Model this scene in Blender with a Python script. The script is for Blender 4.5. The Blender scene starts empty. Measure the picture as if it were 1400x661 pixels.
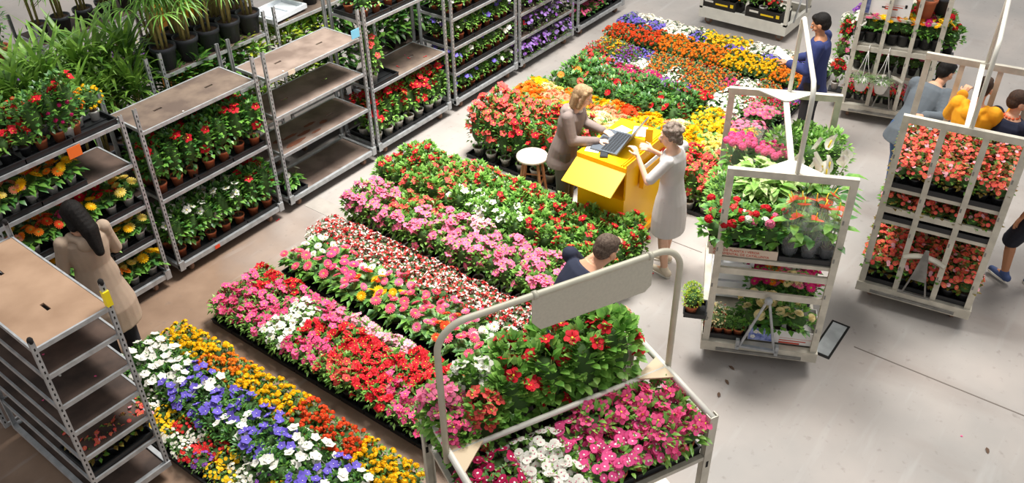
import bpy, math, random
from mathutils import Vector, Matrix, Euler
sc = bpy.context.scene
COL = sc.collection
PI = math.pi
rnd = random.Random(7)

# ---------------------------------------------------------------- camera, sky, sun, exposure
PIT, ROLL, TH = 0.6340595, -0.0194425, 0.918
CAM = Vector((-4.0907, -6.8955, 5.569))
def to_hall(v):            # turn camera heading into the hall's axes (x along the trolley row, y towards it)
    c, s = math.cos(TH), math.sin(TH)
    return Vector((v.x*c + v.y*s, -v.x*s + v.y*c, v.z))
d_ = Vector((0, math.cos(PIT), -math.sin(PIT))); r_ = Vector((1, 0, 0)); u_ = r_.cross(d_)
r2 = to_hall(r_*math.cos(ROLL) + u_*math.sin(ROLL)); u2 = to_hall(-r_*math.sin(ROLL) + u_*math.cos(ROLL)); d2 = to_hall(d_)
cam = bpy.data.cameras.new('camera'); co = bpy.data.objects.new('camera', cam); COL.objects.link(co)
m = Matrix((( r2.x, u2.x, -d2.x, CAM.x), (r2.y, u2.y, -d2.y, CAM.y), (r2.z, u2.z, -d2.z, CAM.z), (0, 0, 0, 1)))
co.matrix_world = m
cam.lens = 1223.47/1400*36; cam.sensor_width = 36; cam.clip_end = 200
sc.camera = co
w = bpy.data.worlds.new('daylight'); sc.world = w; w.use_nodes = True
bg = w.node_tree.nodes['Background']; bg.inputs[0].default_value = (0.97, 0.98, 1.0, 1); bg.inputs[1].default_value = 0.62
def sun(name, e, ang, direction, color):
    L = bpy.data.lights.new(name, 'SUN'); L.energy = e; L.angle = math.radians(ang); L.color = color
    o = bpy.data.objects.new(name, L); COL.objects.link(o)
    o.rotation_euler = Vector(direction).to_track_quat('-Z', 'Y').to_euler(); o.location = (4, 2, 12)
sun('skylight_sun', 2.3, 22, (-0.50, 0.12, -1.0), (1.0, 0.965, 0.91))
def area_lamp(name, x, y, z, sx, sy, power):
    L = bpy.data.lights.new(name, 'AREA'); L.shape = 'RECTANGLE'; L.size = sx; L.size_y = sy; L.energy = power; L.color = (1, 0.985, 0.95)
    L.spread = math.radians(95)
    o = bpy.data.objects.new(name, L); COL.objects.link(o); o.location = (x, y, z)
area_lamp('added_centre_light', 3.0, -1.9, 8.6, 2.2, 2.6, 560)  # unseen overhead area lamp, added to brighten the middle of the beds
sc.view_settings.view_transform = 'Standard'; sc.view_settings.look = 'None'
sc.view_settings.exposure = -0.12; sc.view_settings.gamma = 1.0; sc.view_settings.use_curve_mapping = False

# ---------------------------------------------------------------- helpers
BENCH = bpy.data.scenes.new('workbench')     # meshes are finished here, then linked into the real scene
def lin(h):
    h = h.lstrip('#'); c = [int(h[i:i+2], 16)/255 for i in (0, 2, 4)]
    return tuple(x/12.92 if x <= .04045 else ((x+.055)/1.055)**2.4 for x in c) + (1,)
MATS = {}
def mat(name, color, rough=.6, metal=0, var=0, noise=0, nscale=8, trans=0, spec=.4, bump=0, color2=None):
    """procedural material; var = brightness change per object, noise = mottling towards color2"""
    if name in MATS: return MATS[name]
    M = bpy.data.materials.new(name); M.use_nodes = True; nt = M.node_tree; b = nt.nodes['Principled BSDF']
    b.inputs['Roughness'].default_value = rough; b.inputs['Metallic'].default_value = metal
    b.inputs['Specular IOR Level'].default_value = spec
    col = lin(color); src = None
    tc = nt.nodes.new('ShaderNodeTexCoord')
    if noise or color2:
        n = nt.nodes.new('ShaderNodeTexNoise'); n.inputs['Scale'].default_value = nscale; n.inputs['Detail'].default_value = 5
        nt.links.new(tc.outputs['Object'], n.inputs['Vector'])
        r = nt.nodes.new('ShaderNodeMapRange'); r.inputs[1].default_value = .36; r.inputs[2].default_value = .64
        nt.links.new(n.outputs['Fac'], r.inputs[0])
        mx = nt.nodes.new('ShaderNodeMix'); mx.data_type = 'RGBA'
        mx.inputs[6].default_value = col
        mx.inputs[7].default_value = lin(color2) if color2 else tuple(c*(1-noise) for c in col[:3])+(1,)
        nt.links.new(r.outputs[0], mx.inputs[0]); src = mx.outputs[2]
    if var:
        oi = nt.nodes.new('ShaderNodeObjectInfo'); r = nt.nodes.new('ShaderNodeMapRange')
        r.inputs[3].default_value = 1-var; r.inputs[4].default_value = 1+var
        nt.links.new(oi.outputs['Random'], r.inputs[0])
        hs = nt.nodes.new('ShaderNodeHueSaturation'); hs.inputs['Color'].default_value = col
        if src: nt.links.new(src, hs.inputs['Color'])
        nt.links.new(r.outputs[0], hs.inputs['Value']); src = hs.outputs[0]
    if src: nt.links.new(src, b.inputs['Base Color'])
    else: b.inputs['Base Color'].default_value = col
    if bump:
        n = nt.nodes.new('ShaderNodeTexNoise'); n.inputs['Scale'].default_value = nscale*4
        nt.links.new(tc.outputs['Object'], n.inputs['Vector'])
        bp = nt.nodes.new('ShaderNodeBump'); bp.inputs['Strength'].default_value = bump; bp.inputs['Distance'].default_value = .01
        nt.links.new(n.outputs['Fac'], bp.inputs['Height']); nt.links.new(bp.outputs[0], b.inputs['Normal'])
    if trans:
        t = nt.nodes.new('ShaderNodeBsdfTranslucent'); ms = nt.nodes.new('ShaderNodeMixShader'); ms.inputs[0].default_value = trans
        if src: nt.links.new(src, t.inputs['Color'])
        else: t.inputs['Color'].default_value = col
        out = nt.nodes['Material Output']
        nt.links.new(b.outputs[0], ms.inputs[1]); nt.links.new(t.outputs[0], ms.inputs[2]); nt.links.new(ms.outputs[0], out.inputs[0])
    MATS[name] = M; return M
def petal(name, c, c2=None): return mat('petal_'+name, c, .55, var=.10, trans=.25, spec=.2, color2=c2, nscale=30)

class MB:
    """collects shapes and links them as one mesh object"""
    def __init__(s): s.v = []; s.f = []; s.mi = []; s.sm = []; s.mats = []; s.cur = 0; s.smooth = False
    def m(s, mt, smooth=None):
        if mt not in s.mats: s.mats.append(mt)
        s.cur = s.mats.index(mt)
        if smooth is not None: s.smooth = smooth
        return s
    def add(s, vs, fs):
        n = len(s.v); s.v.extend(tuple(v) for v in vs)
        for f in fs: s.f.append(tuple(n+i for i in f)); s.mi.append(s.cur); s.sm.append(s.smooth)
        return s
    def box(s, x0, x1, y0, y1, z0, z1, M=None):
        vs = [Vector((x, y, z)) for x in (x0, x1) for y in (y0, y1) for z in (z0, z1)]
        if M: vs = [M @ v for v in vs]
        return s.add(vs, [(0,1,3,2),(4,6,7,5),(0,4,5,1),(2,3,7,6),(0,2,6,4),(1,5,7,3)])
    def bar(s, a, b, wx, wy, up=(0,0,1)):
        a = Vector(a); b = Vector(b); d = (b-a).normalized(); u = Vector(up)
        if abs(d.dot(u)) > .99: u = Vector((0,1,0))
        x = d.cross(u).normalized(); y = x.cross(d)
        vs = [p + x*sx*wx/2 + y*sy*wy/2 for p in (a, b) for sx, sy in ((-1,-1),(1,-1),(1,1),(-1,1))]
        return s.add(vs, [(3,2,1,0),(4,5,6,7)] + [(i, (i+1)%4, 4+(i+1)%4, 4+i) for i in range(4)])
    def tube(s, pts, r, n=8, caps=True):
        pts = [Vector(p) for p in pts]; rr = r if isinstance(r, (list, tuple)) else [r]*len(pts)
        vs = []; fs = []; ref = None
        for i, p in enumerate(pts):
            d = (pts[min(i+1, len(pts)-1)] - pts[max(i-1, 0)]).normalized()
            if ref is None: ref = Vector((0,0,1)) if abs(d.z) < .9 else Vector((1,0,0))
            x = d.cross(ref).normalized(); y = x.cross(d).normalized(); ref = y
            for k in range(n):
                a = 2*PI*k/n; vs.append(p + (x*math.cos(a) + y*math.sin(a))*rr[i])
        for i in range(len(pts)-1):
            for k in range(n): fs.append((i*n+k, i*n+(k+1)%n, (i+1)*n+(k+1)%n, (i+1)*n+k))
        if caps: fs.append(tuple(range(n))[::-1]); fs.append(tuple((len(pts)-1)*n+k for k in range(n)))
        return s.add(vs, fs)
    def lathe(s, prof, n=16, c=(0,0,0), M=None):
        c = Vector(c); vs = []; fs = []
        for r, z in prof:
            for k in range(n):
                a = 2*PI*k/n; v = Vector((r*math.cos(a), r*math.sin(a), z)) + c; vs.append(M @ v if M else v)
        for i in range(len(prof)-1):
            for k in range(n): fs.append((i*n+k, i*n+(k+1)%n, (i+1)*n+(k+1)%n, (i+1)*n+k))
        fs.append(tuple(range(n))[::-1]); fs.append(tuple((len(prof)-1)*n+k for k in range(n)))
        return s.add(vs, fs)
    def ball(s, c, r, nu=8, nv=5, M=None):
        c = Vector(c); r = Vector((r, r, r)) if not hasattr(r, '__len__') else Vector(r)
        vs = [Vector((0,0,-1))]; fs = []
        for j in range(1, nv):
            b = -PI/2 + PI*j/nv
            for k in range(nu): a = 2*PI*k/nu; vs.append(Vector((math.cos(a)*math.cos(b), math.sin(a)*math.cos(b), math.sin(b))))
        vs.append(Vector((0,0,1))); e = len(vs)-1
        for k in range(nu):
            fs.append((0, 1+(k+1)%nu, 1+k)); fs.append((e, e-nu+k, e-nu+(k+1)%nu))
            for j in range(nv-2): o = 1+j*nu; fs.append((o+k, o+(k+1)%nu, o+nu+(k+1)%nu, o+nu+k))
        vs = [Vector((v.x*r.x, v.y*r.y, v.z*r.z)) for v in vs]
        vs = [(M @ v if M else v) + c for v in vs]
        return s.add(vs, fs)
    def plate(s, poly, z0, z1):
        n = len(poly); vs = [Vector((p[0], p[1], z0)) for p in poly] + [Vector((p[0], p[1], z1)) for p in poly]
        return s.add(vs, [tuple(range(n))[::-1], tuple(range(n, 2*n))] + [(i, (i+1)%n, n+(i+1)%n, n+i) for i in range(n)])
    def mesh(s, name):
        me = bpy.data.meshes.new(name); me.from_pydata(s.v, [], s.f)
        for mt in s.mats: me.materials.append(mt)
        me.polygons.foreach_set('material_index', s.mi); me.polygons.foreach_set('use_smooth', s.sm); me.update(); return me
    def build(s, name, parent=None, loc=None, rz=None):
        o = bpy.data.objects.new(name, s.mesh(name)); COL.objects.link(o)
        if parent: o.parent = parent
        if loc: o.location = loc
        if rz is not None: o.rotation_euler.z = rz
        return o
def tag(o, label=None, cat=None, group=None, kind=None):
    if label: o['label'] = label
    if cat: o['category'] = cat
    if group: o['group'] = group
    if kind: o['kind'] = kind
    return o
def empty(name, loc, rz=0, label=None, cat=None, group=None):
    o = bpy.data.objects.new(name, None); COL.objects.link(o); o.empty_display_size = .05
    o.location = loc; o.rotation_euler.z = rz; tag(o, label, cat, group); return o
def objm(name, me, parent, loc=(0,0,0), rot=None, sc_=None):
    o = bpy.data.objects.new(name, me); COL.objects.link(o); o.parent = parent; o.location = loc
    if rot is not None: o.rotation_mode = 'QUATERNION'; o.rotation_quaternion = rot
    if sc_: o.scale = (sc_,)*3
    return o
def copy_tree(o, kids, parent=None):
    c = o.copy(); COL.objects.link(c)
    if parent: c.parent = parent
    for ch in kids.get(o.name, ()): copy_tree(ch, kids, c)
    return c
ORD = ['zeroth','first','second','third','fourth','fifth','sixth','seventh','eighth','ninth','tenth','eleventh','twelfth','thirteenth','fourteenth','fifteenth','sixteenth','seventeenth','eighteenth','nineteenth','twentieth','twenty-first','twenty-second','twenty-third','twenty-fourth','twenty-fifth','twenty-sixth','twenty-seventh','twenty-eighth','twenty-ninth','thirtieth']

# ---------------------------------------------------------------- materials
STEEL = mat('galvanised_steel', '#b6b8b9', .42, .3, noise=.25, nscale=14, bump=.05)
STEELD = mat('dull_steel', '#8d8a84', .5, .3, noise=.3, nscale=12)
ALU = mat('weathered_aluminium', '#cfc8b8', .5, .25, noise=.22, nscale=9, bump=.05)
ALUW = mat('pale_painted_aluminium', '#d9d5c9', .5, .1, noise=.1, nscale=7)
BEIGEP = mat('beige_enamel_tube', '#c2bda9', .45, .1, noise=.12, nscale=10)
WOOD = mat('worn_plywood', '#776658', .75, color2='#5b4c43', nscale=5, bump=.1)
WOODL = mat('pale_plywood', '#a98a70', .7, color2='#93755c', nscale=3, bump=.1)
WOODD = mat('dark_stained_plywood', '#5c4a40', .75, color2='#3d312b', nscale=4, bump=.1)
DARK = mat('dark_recess', '#1a1715', .9)
BLACKP = mat('black_plastic', '#1f2022', .45, spec=.5)
GREYP = mat('dark_grey_pot', '#34353a', .5)
TERRA = mat('terracotta', '#b8653f', .7, var=.1, noise=.12, nscale=20)
WHITEP = mat('white_pot', '#dcd8d0', .5, var=.05)
SOIL = mat('potting_soil', '#5a4335', .95, noise=.5, nscale=60)
YEL = mat('yellow_paint', '#ffc400', .4, noise=.04, nscale=3)
YELD = mat('yellow_paint_edge', '#f0b000', .45)
CARD = mat('printed_cardboard', '#d6c2ae', .8, noise=.06)
CARDW = mat('white_cardboard', '#dedad6', .75)
REDINK = mat('red_print', '#c4523f', .8); BLUEINK = mat('blue_print', '#5564a8', .8, color2='#9fa9d8', nscale=25)
RUBBER = mat('worn_rubber_wheel', '#8f6f5c', .8, noise=.2, nscale=30)
TAPE = mat('yellow_tape', '#f5dc1e', .5)
LG = mat('leaf_green', '#7dad48', .42, var=.14, color2='#548a32', nscale=22, trans=.18, spec=.5)
LF = mat('leaf_fresh', '#a0c963', .42, var=.12, color2='#6fa344', nscale=22, trans=.2, spec=.5)
LD = mat('leaf_dark', '#568943', .35, var=.12, color2='#3a6a30', nscale=22, trans=.12, spec=.6)
LGR = mat('leaf_greyish', '#8b9a72', .6, var=.12, color2='#6a7f55', nscale=40, trans=.1)
LBR = mat('leaf_bronze', '#8c8236', .4, var=.2, color2='#6a4a25', nscale=40, trans=.1)
LY = mat('leaf_yellow_green', '#c3c93f', .5, var=.1, color2='#98ad35', nscale=30, trans=.2)
LST = mat('leaf_strap', '#86ac45', .4, var=.3, color2='#4d7a2e', nscale=9, trans=.2)
LCR = mat('leaf_cream_green', '#d5e0a0', .45, var=.06, color2='#7aa84a', nscale=40, trans=.2)
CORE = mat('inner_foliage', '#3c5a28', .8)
STEM = mat('stem_green', '#7d8a45', .7); CANE = mat('cane', '#a79a5a', .7, noise=.25, nscale=30)
P = {}
for k, a, b in [('rose','#f4708c','#ea5575'),('hotpink','#f5689a','#ec5288'),('pink','#f58bab','#ee6f98'),('palepink','#f9bfcb','#f4a3b8'),('red','#e32a35','#cf1b2c'),('coral','#f0655c','#e64f4a'),
    ('white','#f6f3ea','#ece8da'),('cream','#f6e9bb','#f0dd9a'),('yellow','#ffd21f','#f7bd12'),('paleyellow','#fae78a','#f2d45a'),('orange','#fb9a2b','#f07c1c'),
    ('redorange','#f2602c','#e24a25'),('violet','#7f6ed2','#6a58c4'),('purple','#8d4bb0','#74389c'),('magenta','#dd2f7c','#c8206a'),('peach','#f6b088','#ef9468'),
    ('salmon','#f27a62','#ea6350'),('lilac','#b08ad6','#9c74c8'),('shock','#f4669f','#ea4f90'),('deepmagenta','#d02a62','#b81e52')]:
    P[k] = petal(k, a, b)
EYE_Y = mat('flower_eye_yellow', '#f3d540', .6); EYE_W = mat('flower_eye_white', '#fff3ee', .6); EYE_G = mat('flower_eye_green', '#9aa03c', .6); EYE_P = mat('flower_eye_pink', '#d23a78', .6)

# ---------------------------------------------------------------- plants: leaves and blossoms
def leaf(mb, p, d, L, W, up=None, fine=False, droop=.25):
    d = d.normalized(); u = up or Vector((0,0,1)); x = d.cross(u)
    x = x.normalized() if x.length > .05 else Vector((1,0,0))
    n = x.cross(d)
    if not fine:
        a = p + d*L*.5 + n*L*.06
        mb.add([p, a - x*W/2, a - n*W*.14, a + x*W/2, p + d*L - n*L*droop], [(0,2,1),(0,3,2),(1,2,4),(2,3,4)])
    else:
        a = p + d*L*.33 + n*L*.07; b = p + d*L*.7 + n*L*(.03-droop*.3)
        mb.add([p, a - x*W*.46, a - n*W*.13, a + x*W*.46, b - x*W*.4, b - n*W*.13, b + x*W*.4, p + d*L - n*L*droop],
               [(0,2,1),(0,3,2),(1,2,5,4),(2,3,6,5),(4,5,7),(5,6,7)])
def dome_pt(r, R, h0, h1, sh=.6):
    a = r.random()*2*PI; q = r.random()**.5; t = r.random()**sh
    prof = math.sqrt(max(0, 1-(2*t-.75)**2*.55)) if t > .375 else .72+.28*t/.375
    rr = R*prof*(.55+.45*q); return Vector((rr*math.cos(a), rr*math.sin(a), h0+(h1-h0)*t))
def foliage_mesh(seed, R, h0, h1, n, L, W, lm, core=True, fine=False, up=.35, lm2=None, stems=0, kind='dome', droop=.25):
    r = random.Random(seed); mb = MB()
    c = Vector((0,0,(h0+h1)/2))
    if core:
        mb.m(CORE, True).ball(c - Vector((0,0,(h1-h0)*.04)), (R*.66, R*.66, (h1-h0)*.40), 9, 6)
    if stems:
        mb.m(STEM, True)
        for _ in range(stems):
            a = r.random()*6.28; q = R*.5*r.random()
            mb.tube([(0,0,h0*.4), (q*.5*math.cos(a), q*.5*math.sin(a), h0+(h1-h0)*.3), (q*math.cos(a), q*math.sin(a), h1*.92)], .003, 4)
    for i in range(n):
        mb.m(lm2 if (lm2 and r.random() < .4) else lm, True)
        if kind == 'rosette':
            a = r.random()*6.28; t = r.random(); q = R*(.15+.5*t)
            p = Vector((q*math.cos(a), q*math.sin(a), h0+(h1-h0)*(1-t*t*.5)*(.5+.5*r.random())))
            d = Vector((math.cos(a), math.sin(a), .55-.6*t+r.uniform(-.15,.2)))
        else:
            p = dome_pt(r, R, h0, h1); o = p - c; o.z *= .8
            d = o.normalized() + Vector((r.uniform(-.7,.7), r.uniform(-.7,.7), up + r.uniform(-.3,.5)))
        leaf(mb, p, d, L*r.uniform(.7,1.15), W*r.uniform(.75,1.15), fine=fine, droop=droop)
    return mb.mesh('foliage')
def petals(mb, n, R, wid, cup=.15, r0=.1, tip=.5, rot=0, z=0, lift=0, ruffle=0, rng=None):
    for k in range(n):
        a = rot + 2*PI*k/n; ca, sa = math.cos(a), math.sin(a); c2 = cup + (rng.uniform(-.12,.12) if rng else 0)
        def pt(q, s, zz): return (q*ca - s*sa, q*sa + s*ca, z + zz + c2*q + lift)
        w2 = wid/2
        mb.add([pt(R*r0, -w2*.25, 0), pt(R*r0, w2*.25, 0), pt(R*.62, w2, ruffle), pt(R*.95, w2*tip, -ruffle), pt(R, 0, ruffle*.5), pt(R*.95, -w2*tip, -ruffle), pt(R*.62, -w2, ruffle)],
               [(0,1,2,6), (6,2,3,5), (5,3,4)])
FLW = {}
def flower_mesh(kind, pm):
    key = (kind, pm.name)
    if key in FLW: return FLW[key]
    mb = MB(); r = random.Random(kind)
    if kind == 'trumpet':
        mb.m(pm, True).lathe([(.0035,-.045),(.005,-.022),(.011,-.004),(.013,.001)], 6); petals(mb, 5, .036, .030, .20, .22, .45, z=.0, ruffle=.003)
        mb.m(EYE_Y, True).ball((0,0,.001), (.006,.006,.003), 6, 4)
    elif kind == 'gerbera':
        mb.m(pm, False); petals(mb, 14, .043, .014, .10, .2, .6); petals(mb, 12, .034, .013, .30, .2, .6, rot=.2, z=.002); petals(mb, 10, .022, .010, .5, .2, .6, z=.003)
        mb.m(EYE_G if 'yellow' not in pm.name else EYE_Y, True).ball((0,0,.006), (.011,.011,.005), 8, 4)
    elif kind == 'star':
        mb.m(pm, False); petals(mb, 5, .036, .032, .22, .1, .35); mb.m(EYE_W, True).ball((0,0,.004), (.004,.004,.004), 6, 4)
        mb.m(pm, True).lathe([(.004,-.014),(.012,0)], 6)
    elif kind == 'cluster':
        mb.m(pm, False)
        for i in range(14):
            b = math.acos(1-r.random()*.9); a = i*2.4; dd = Vector((math.sin(b)*math.cos(a), math.sin(b)*math.sin(a), math.cos(b)*.7))
            Q = dd.to_track_quat('Z','Y').to_matrix(); s0 = len(mb.v); petals(mb, 4, .0075, .009, .1, .1, .8)
            for j in range(s0, len(mb.v)): mb.v[j] = tuple(Q @ Vector(mb.v[j]) + dd*.016)
        mb.m(CORE, True).ball((0,0,0), (.013,.013,.009), 7, 4)
    elif kind == 'small':
        mb.m(pm, False); petals(mb, 5, .016, .017, .12, .1, .9); mb.m(EYE_Y, True).ball((0,0,.001), (.003,.003,.002), 5, 3)
    elif kind == 'tiny':
        mb.m(pm, False); petals(mb, 4, .009, .009, .5, .1, .6); mb.m(P['red'], True).lathe([(.002,-.014),(.004,0)], 5)
    elif kind == 'vinca':
        mb.m(pm, False); petals(mb, 5, .022, .023, .05, .12, .9); mb.m(EYE_P if 'white' in pm.name else EYE_W, True).ball((0,0,.002), (.0036,.0036,.0018) if 'white' in pm.name else (.0055,.0055,.0018), 7, 4)
    elif kind == 'double':
        mb.m(pm, False)
        for q, (n, R, cup) in enumerate([(7,.046,.05),(7,.038,.35),(6,.028,.7),(5,.017,1.3)]): petals(mb, n, R, R*.95, cup, .1, .8, rot=q*.4, z=.003*q, ruffle=.002)
    elif kind == 'hibiscus':
        mb.m(pm, True); petals(mb, 5, .052, .056, .25, .1, .85, ruffle=.003); mb.m(EYE_Y, True).tube([(0,0,0),(.004,0,.03)], .0022, 5)
    elif kind == 'umbel':
        mb.m(pm, False)
        for i in range(20):
            b = math.acos(1-1.3*(i+.5)/20); a = i*2.4; dd = Vector((math.sin(b)*math.cos(a), math.sin(b)*math.sin(a), math.cos(b)))
            Q = dd.to_track_quat('Z','Y').to_matrix(); s0 = len(mb.v); petals(mb, 5, .014, .013, .15, .1, .8)
            for j in range(s0, len(mb.v)): mb.v[j] = tuple(Q @ Vector(mb.v[j]) + dd*.026)
        mb.m(pm, True).ball((0,0,0), (.02,.02,.018), 8, 5)
    elif kind == 'spathe':       # anthurium
        pts = []
        for k in range(14):
            t = 2*PI*k/14; x = 16*math.sin(t)**3; y = 13*math.cos(t)-5*math.cos(2*t)-2*math.cos(3*t)-math.cos(4*t)
            pts.append(Vector((x*.0026, -y*.0028, .008*abs(math.sin(t)))))
        mb.m(pm, True).add([Vector((0,0,-.003))]+pts, [(0, 1+k, 1+(k+1)%14) for k in range(14)])
        mb.m(EYE_Y, True).tube([(0,.004,0),(0,.012,.03),(0,.016,.045)], [.004,.0035,.002], 6)
    elif kind == 'lily':         # white hooded spathe
        pr = [(-.5,0),(-.3,.028),(.1,.036),(.5,.02),(.9,0)]
        vs = []; fs = []
        for t, w2 in pr:
            for s_ in (-1,0,1): vs.append(Vector((s_*w2, .02*abs(s_)-.01*t, .07*(t+.5))))
        for i in range(4):
            for j in range(2): fs.append((i*3+j, i*3+j+1, i*3+j+4, i*3+j+3))
        mb.m(pm, True).add(vs, fs); mb.m(EYE_Y, True).tube([(0,.012,.012),(0,.014,.06)], .005, 6)
    FLW[key] = mb.mesh('flower'); return FLW[key]
def pot_mesh(r, h, pm):
    k = ('pot', r, h, pm.name)
    if k not in FLW:
        FLW[k] = MB().m(pm, True).lathe([(r*.74,0),(r*.93,h*.78),(r*1.03,h*.8),(r*1.05,h),(r*.95,h),(r*.9,h*.86)], 14).mesh('pot')
        FLW[('soil',r,h)] = MB().m(SOIL).lathe([(r*.88,h*.8),(r*.9,h*.88)], 12).mesh('soil')
    return FLW[k], FLW[('soil', r, h)]

# species: name, category, words, pot(r,h,mat), foliage args, flowers(kind, count, size, spread, individually?)
S = {}
def sp(key, name, cat, pot, fol, fl, **k): S[key] = dict(name=name, cat=cat, pot=pot, fol=fol, fl=fl, **k)
def man_low(c): return dict(R=.082, h0=.10, h1=.245, n=85, L=.055, W=.024, lm=LG, lm2=LF), [('trumpet', c, 13, .9)]
for c in ('hotpink','red','white','palepink','pink','coral'):
    sp('ml_'+c, 'potted_mandevilla', 'potted plant', (.05,.10,BLACKP), man_low(c)[0], [('trumpet', c, 12, 1.0)])
    sp('mm_'+c, 'potted_mandevilla', 'potted plant', (.056,.11,WHITEP), dict(R=.10,h0=.17,h1=.41,n=110,L=.06,W=.034,lm=LG,lm2=LF,stems=3), [('trumpet', c, 12, 1.12)])
    sp('mt_'+c, 'potted_mandevilla', 'potted plant', (.06,.12,WHITEP), dict(R=.115,h0=.16,h1=.56,n=200,L=.062,W=.038,lm=LG,lm2=LF,stems=3), [('trumpet', c, 7, 1.2)])
    sp('mb_'+c, 'potted_mandevilla', 'potted plant', (.07,.13,WHITEP), dict(R=.14,h0=.16,h1=.72,n=230,L=.06,W=.032,lm=LG,lm2=LD,stems=4), [('trumpet', c, 19, 1.3)])
    sp('mr_'+c, 'potted_mandevilla', 'potted plant', (.055,.10,TERRA), dict(R=.115,h0=.13,h1=.50,n=190,L=.062,W=.040,lm=LG,lm2=LD,stems=3), [('trumpet', c, 5, 1.25)])
    sp('mw_'+c, 'potted_mandevilla', 'potted plant', (.055,.10,WHITEP), dict(R=.105,h0=.13,h1=.48,n=130,L=.06,W=.034,lm=LG,lm2=LF,stems=3), [('trumpet', c, 14, 1.25)])
    sp('mf_'+c, 'potted_mandevilla', 'potted plant', (.07,.13,BLACKP), dict(R=.16,h0=.13,h1=.56,n=330,L=.070,W=.050,lm=LG,lm2=LF,stems=5,fine=True), [('trumpet', c, 8, 1.35)])
    sp('mp_'+c, 'potted_mandevilla', 'potted plant', (.07,.13,BLACKP), dict(R=.15,h0=.13,h1=.54,n=260,L=.070,W=.042,lm=LG,lm2=LF,stems=5,fine=True), [('trumpet', c, 36, 1.35)])
    sp('gm_'+c, 'potted_geranium', 'potted plant', (.055,.10,BLACKP), dict(R=.12,h0=.10,h1=.27,n=80,L=.06,W=.055,lm=LG,lm2=LD), [('umbel', c, 3, 1.0)])
for c in ('rose','hotpink','coral','pink','yellow','white','redorange','orange','peach','paleyellow','cream','red','salmon'):
    sp('ge_'+c, 'potted_gerbera', 'potted plant', (.05,.09,BLACKP), dict(R=.11,h0=.08,h1=.19,n=40,L=.10,W=.06,lm=LG,lm2=LD,kind='rosette'), [('gerbera', c, 3, 1.05)], tall=.09)
    sp('gw_'+c, 'potted_gerbera', 'potted plant', (.05,.09,WHITEP), dict(R=.12,h0=.09,h1=.19,n=34,L=.10,W=.055,lm=LG,lm2=LD,kind='rosette'), [('gerbera', c, 5, 1.1)], tall=.07)
    sp('be_'+c, 'potted_double_begonia', 'potted plant', (.055,.10,BLACKP), dict(R=.12,h0=.10,h1=.24,n=50,L=.09,W=.06,lm=LG,lm2=LD), [('double', c, 9, 1.4)])
    sp('hi_'+c, 'potted_hibiscus', 'potted plant', (.065,.12,BLACKP), dict(R=.15,h0=.12,h1=.40,n=130,L=.075,W=.045,lm=LD,lm2=LG), [('hibiscus', c, 2, 1.1)])
for c in ('yellow','orange','redorange','magenta'):
    sp('la_'+c, 'potted_lantana', 'potted plant', (.05,.09,BLACKP), dict(R=.085,h0=.09,h1=.22,n=90,L=.035,W=.02,lm=LG,lm2=LGR), [('cluster', c, 21, 1.08)])
    sp('lr_'+c, 'potted_lantana', 'potted plant', (.06,.11,WHITEP), dict(R=.13,h0=.11,h1=.34,n=150,L=.045,W=.028,lm=LG,lm2=LD), [('cluster', c, 26, 1.0)])
for c in ('white','violet'):
    sp('st_'+c, 'potted_balloon_flower', 'potted plant', (.05,.10,BLACKP), dict(R=.085,h0=.10,h1=.25,n=100,L=.045,W=.022,lm=LD,lm2=LG), [('star', c, 6, 1.0)])
    sp('sr_'+c, 'potted_balloon_flower', 'potted plant', (.05,.09,TERRA), dict(R=.10,h0=.09,h1=.27,n=110,L=.05,W=.026,lm=LG,lm2=LF), [('star', c, 6, 1.0)])
for c in ('yellow','red','white','purple','magenta','orange','violet','pink','redorange','lilac','cream'):
    sp('ca_'+c, 'potted_calibrachoa', 'potted plant', (.05,.08,BLACKP), dict(R=.08,h0=.06,h1=.15,n=90,L=.028,W=.012,lm=LG,lm2=LGR), [('small', c, 34, .85)], mesh=True)
    sp('pe_'+c, 'potted_petunia', 'potted plant', (.05,.09,BLACKP), dict(R=.085,h0=.08,h1=.22,n=70,L=.035,W=.02,lm=LG,lm2=LD), [('small', c, 30, 1.25)], mesh=True)
    sp('sm_'+c, 'potted_bedding_plant', 'potted plant', (.05,.08,BLACKP), dict(R=.085,h0=.07,h1=.19,n=90,L=.03,W=.015,lm=LGR,lm2=LG), [('tiny', c, 22, 1.25)], mesh=True)
    sp('mu_'+c, 'potted_chrysanthemum', 'potted plant', (.055,.10,BLACKP), dict(R=.10,h0=.10,h1=.26,n=70,L=.05,W=.03,lm=LG,lm2=LD), [('gerbera', c, 12, .85)])
sp('fu_mix', 'potted_bicolour_cuphea', 'potted plant', (.045,.08,BLACKP), dict(R=.08,h0=.07,h1=.20,n=100,L=.028,W=.010,lm=LGR), [('tiny','white',22,1.25),('tiny','coral',16,1.2),('tiny','red',7,1.2)], mesh=True)
sp('ve_purple', 'trailing_petunia', 'potted plant', (.06,.10,BLACKP), dict(R=.15,h0=-.02,h1=.20,n=150,L=.035,W=.014,lm=LGR,lm2=LG,core=False,stems=4), [('small','lilac',26,1.35),('small','purple',8,1.2)], mesh=True)
sp('ve_yellow', 'trailing_bidens', 'potted plant', (.06,.10,BLACKP), dict(R=.15,h0=-.02,h1=.22,n=150,L=.035,W=.012,lm=LF,lm2=LG,core=False,stems=4), [('small','yellow',40,1.2)], mesh=True)
sp('cy_shock', 'potted_cyclamen', 'potted plant', (.05,.09,BLACKP), dict(R=.11,h0=.09,h1=.19,n=50,L=.06,W=.05,lm=LG,lm2=LD), [('small','shock',14,1.7)], mesh=True)
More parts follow.
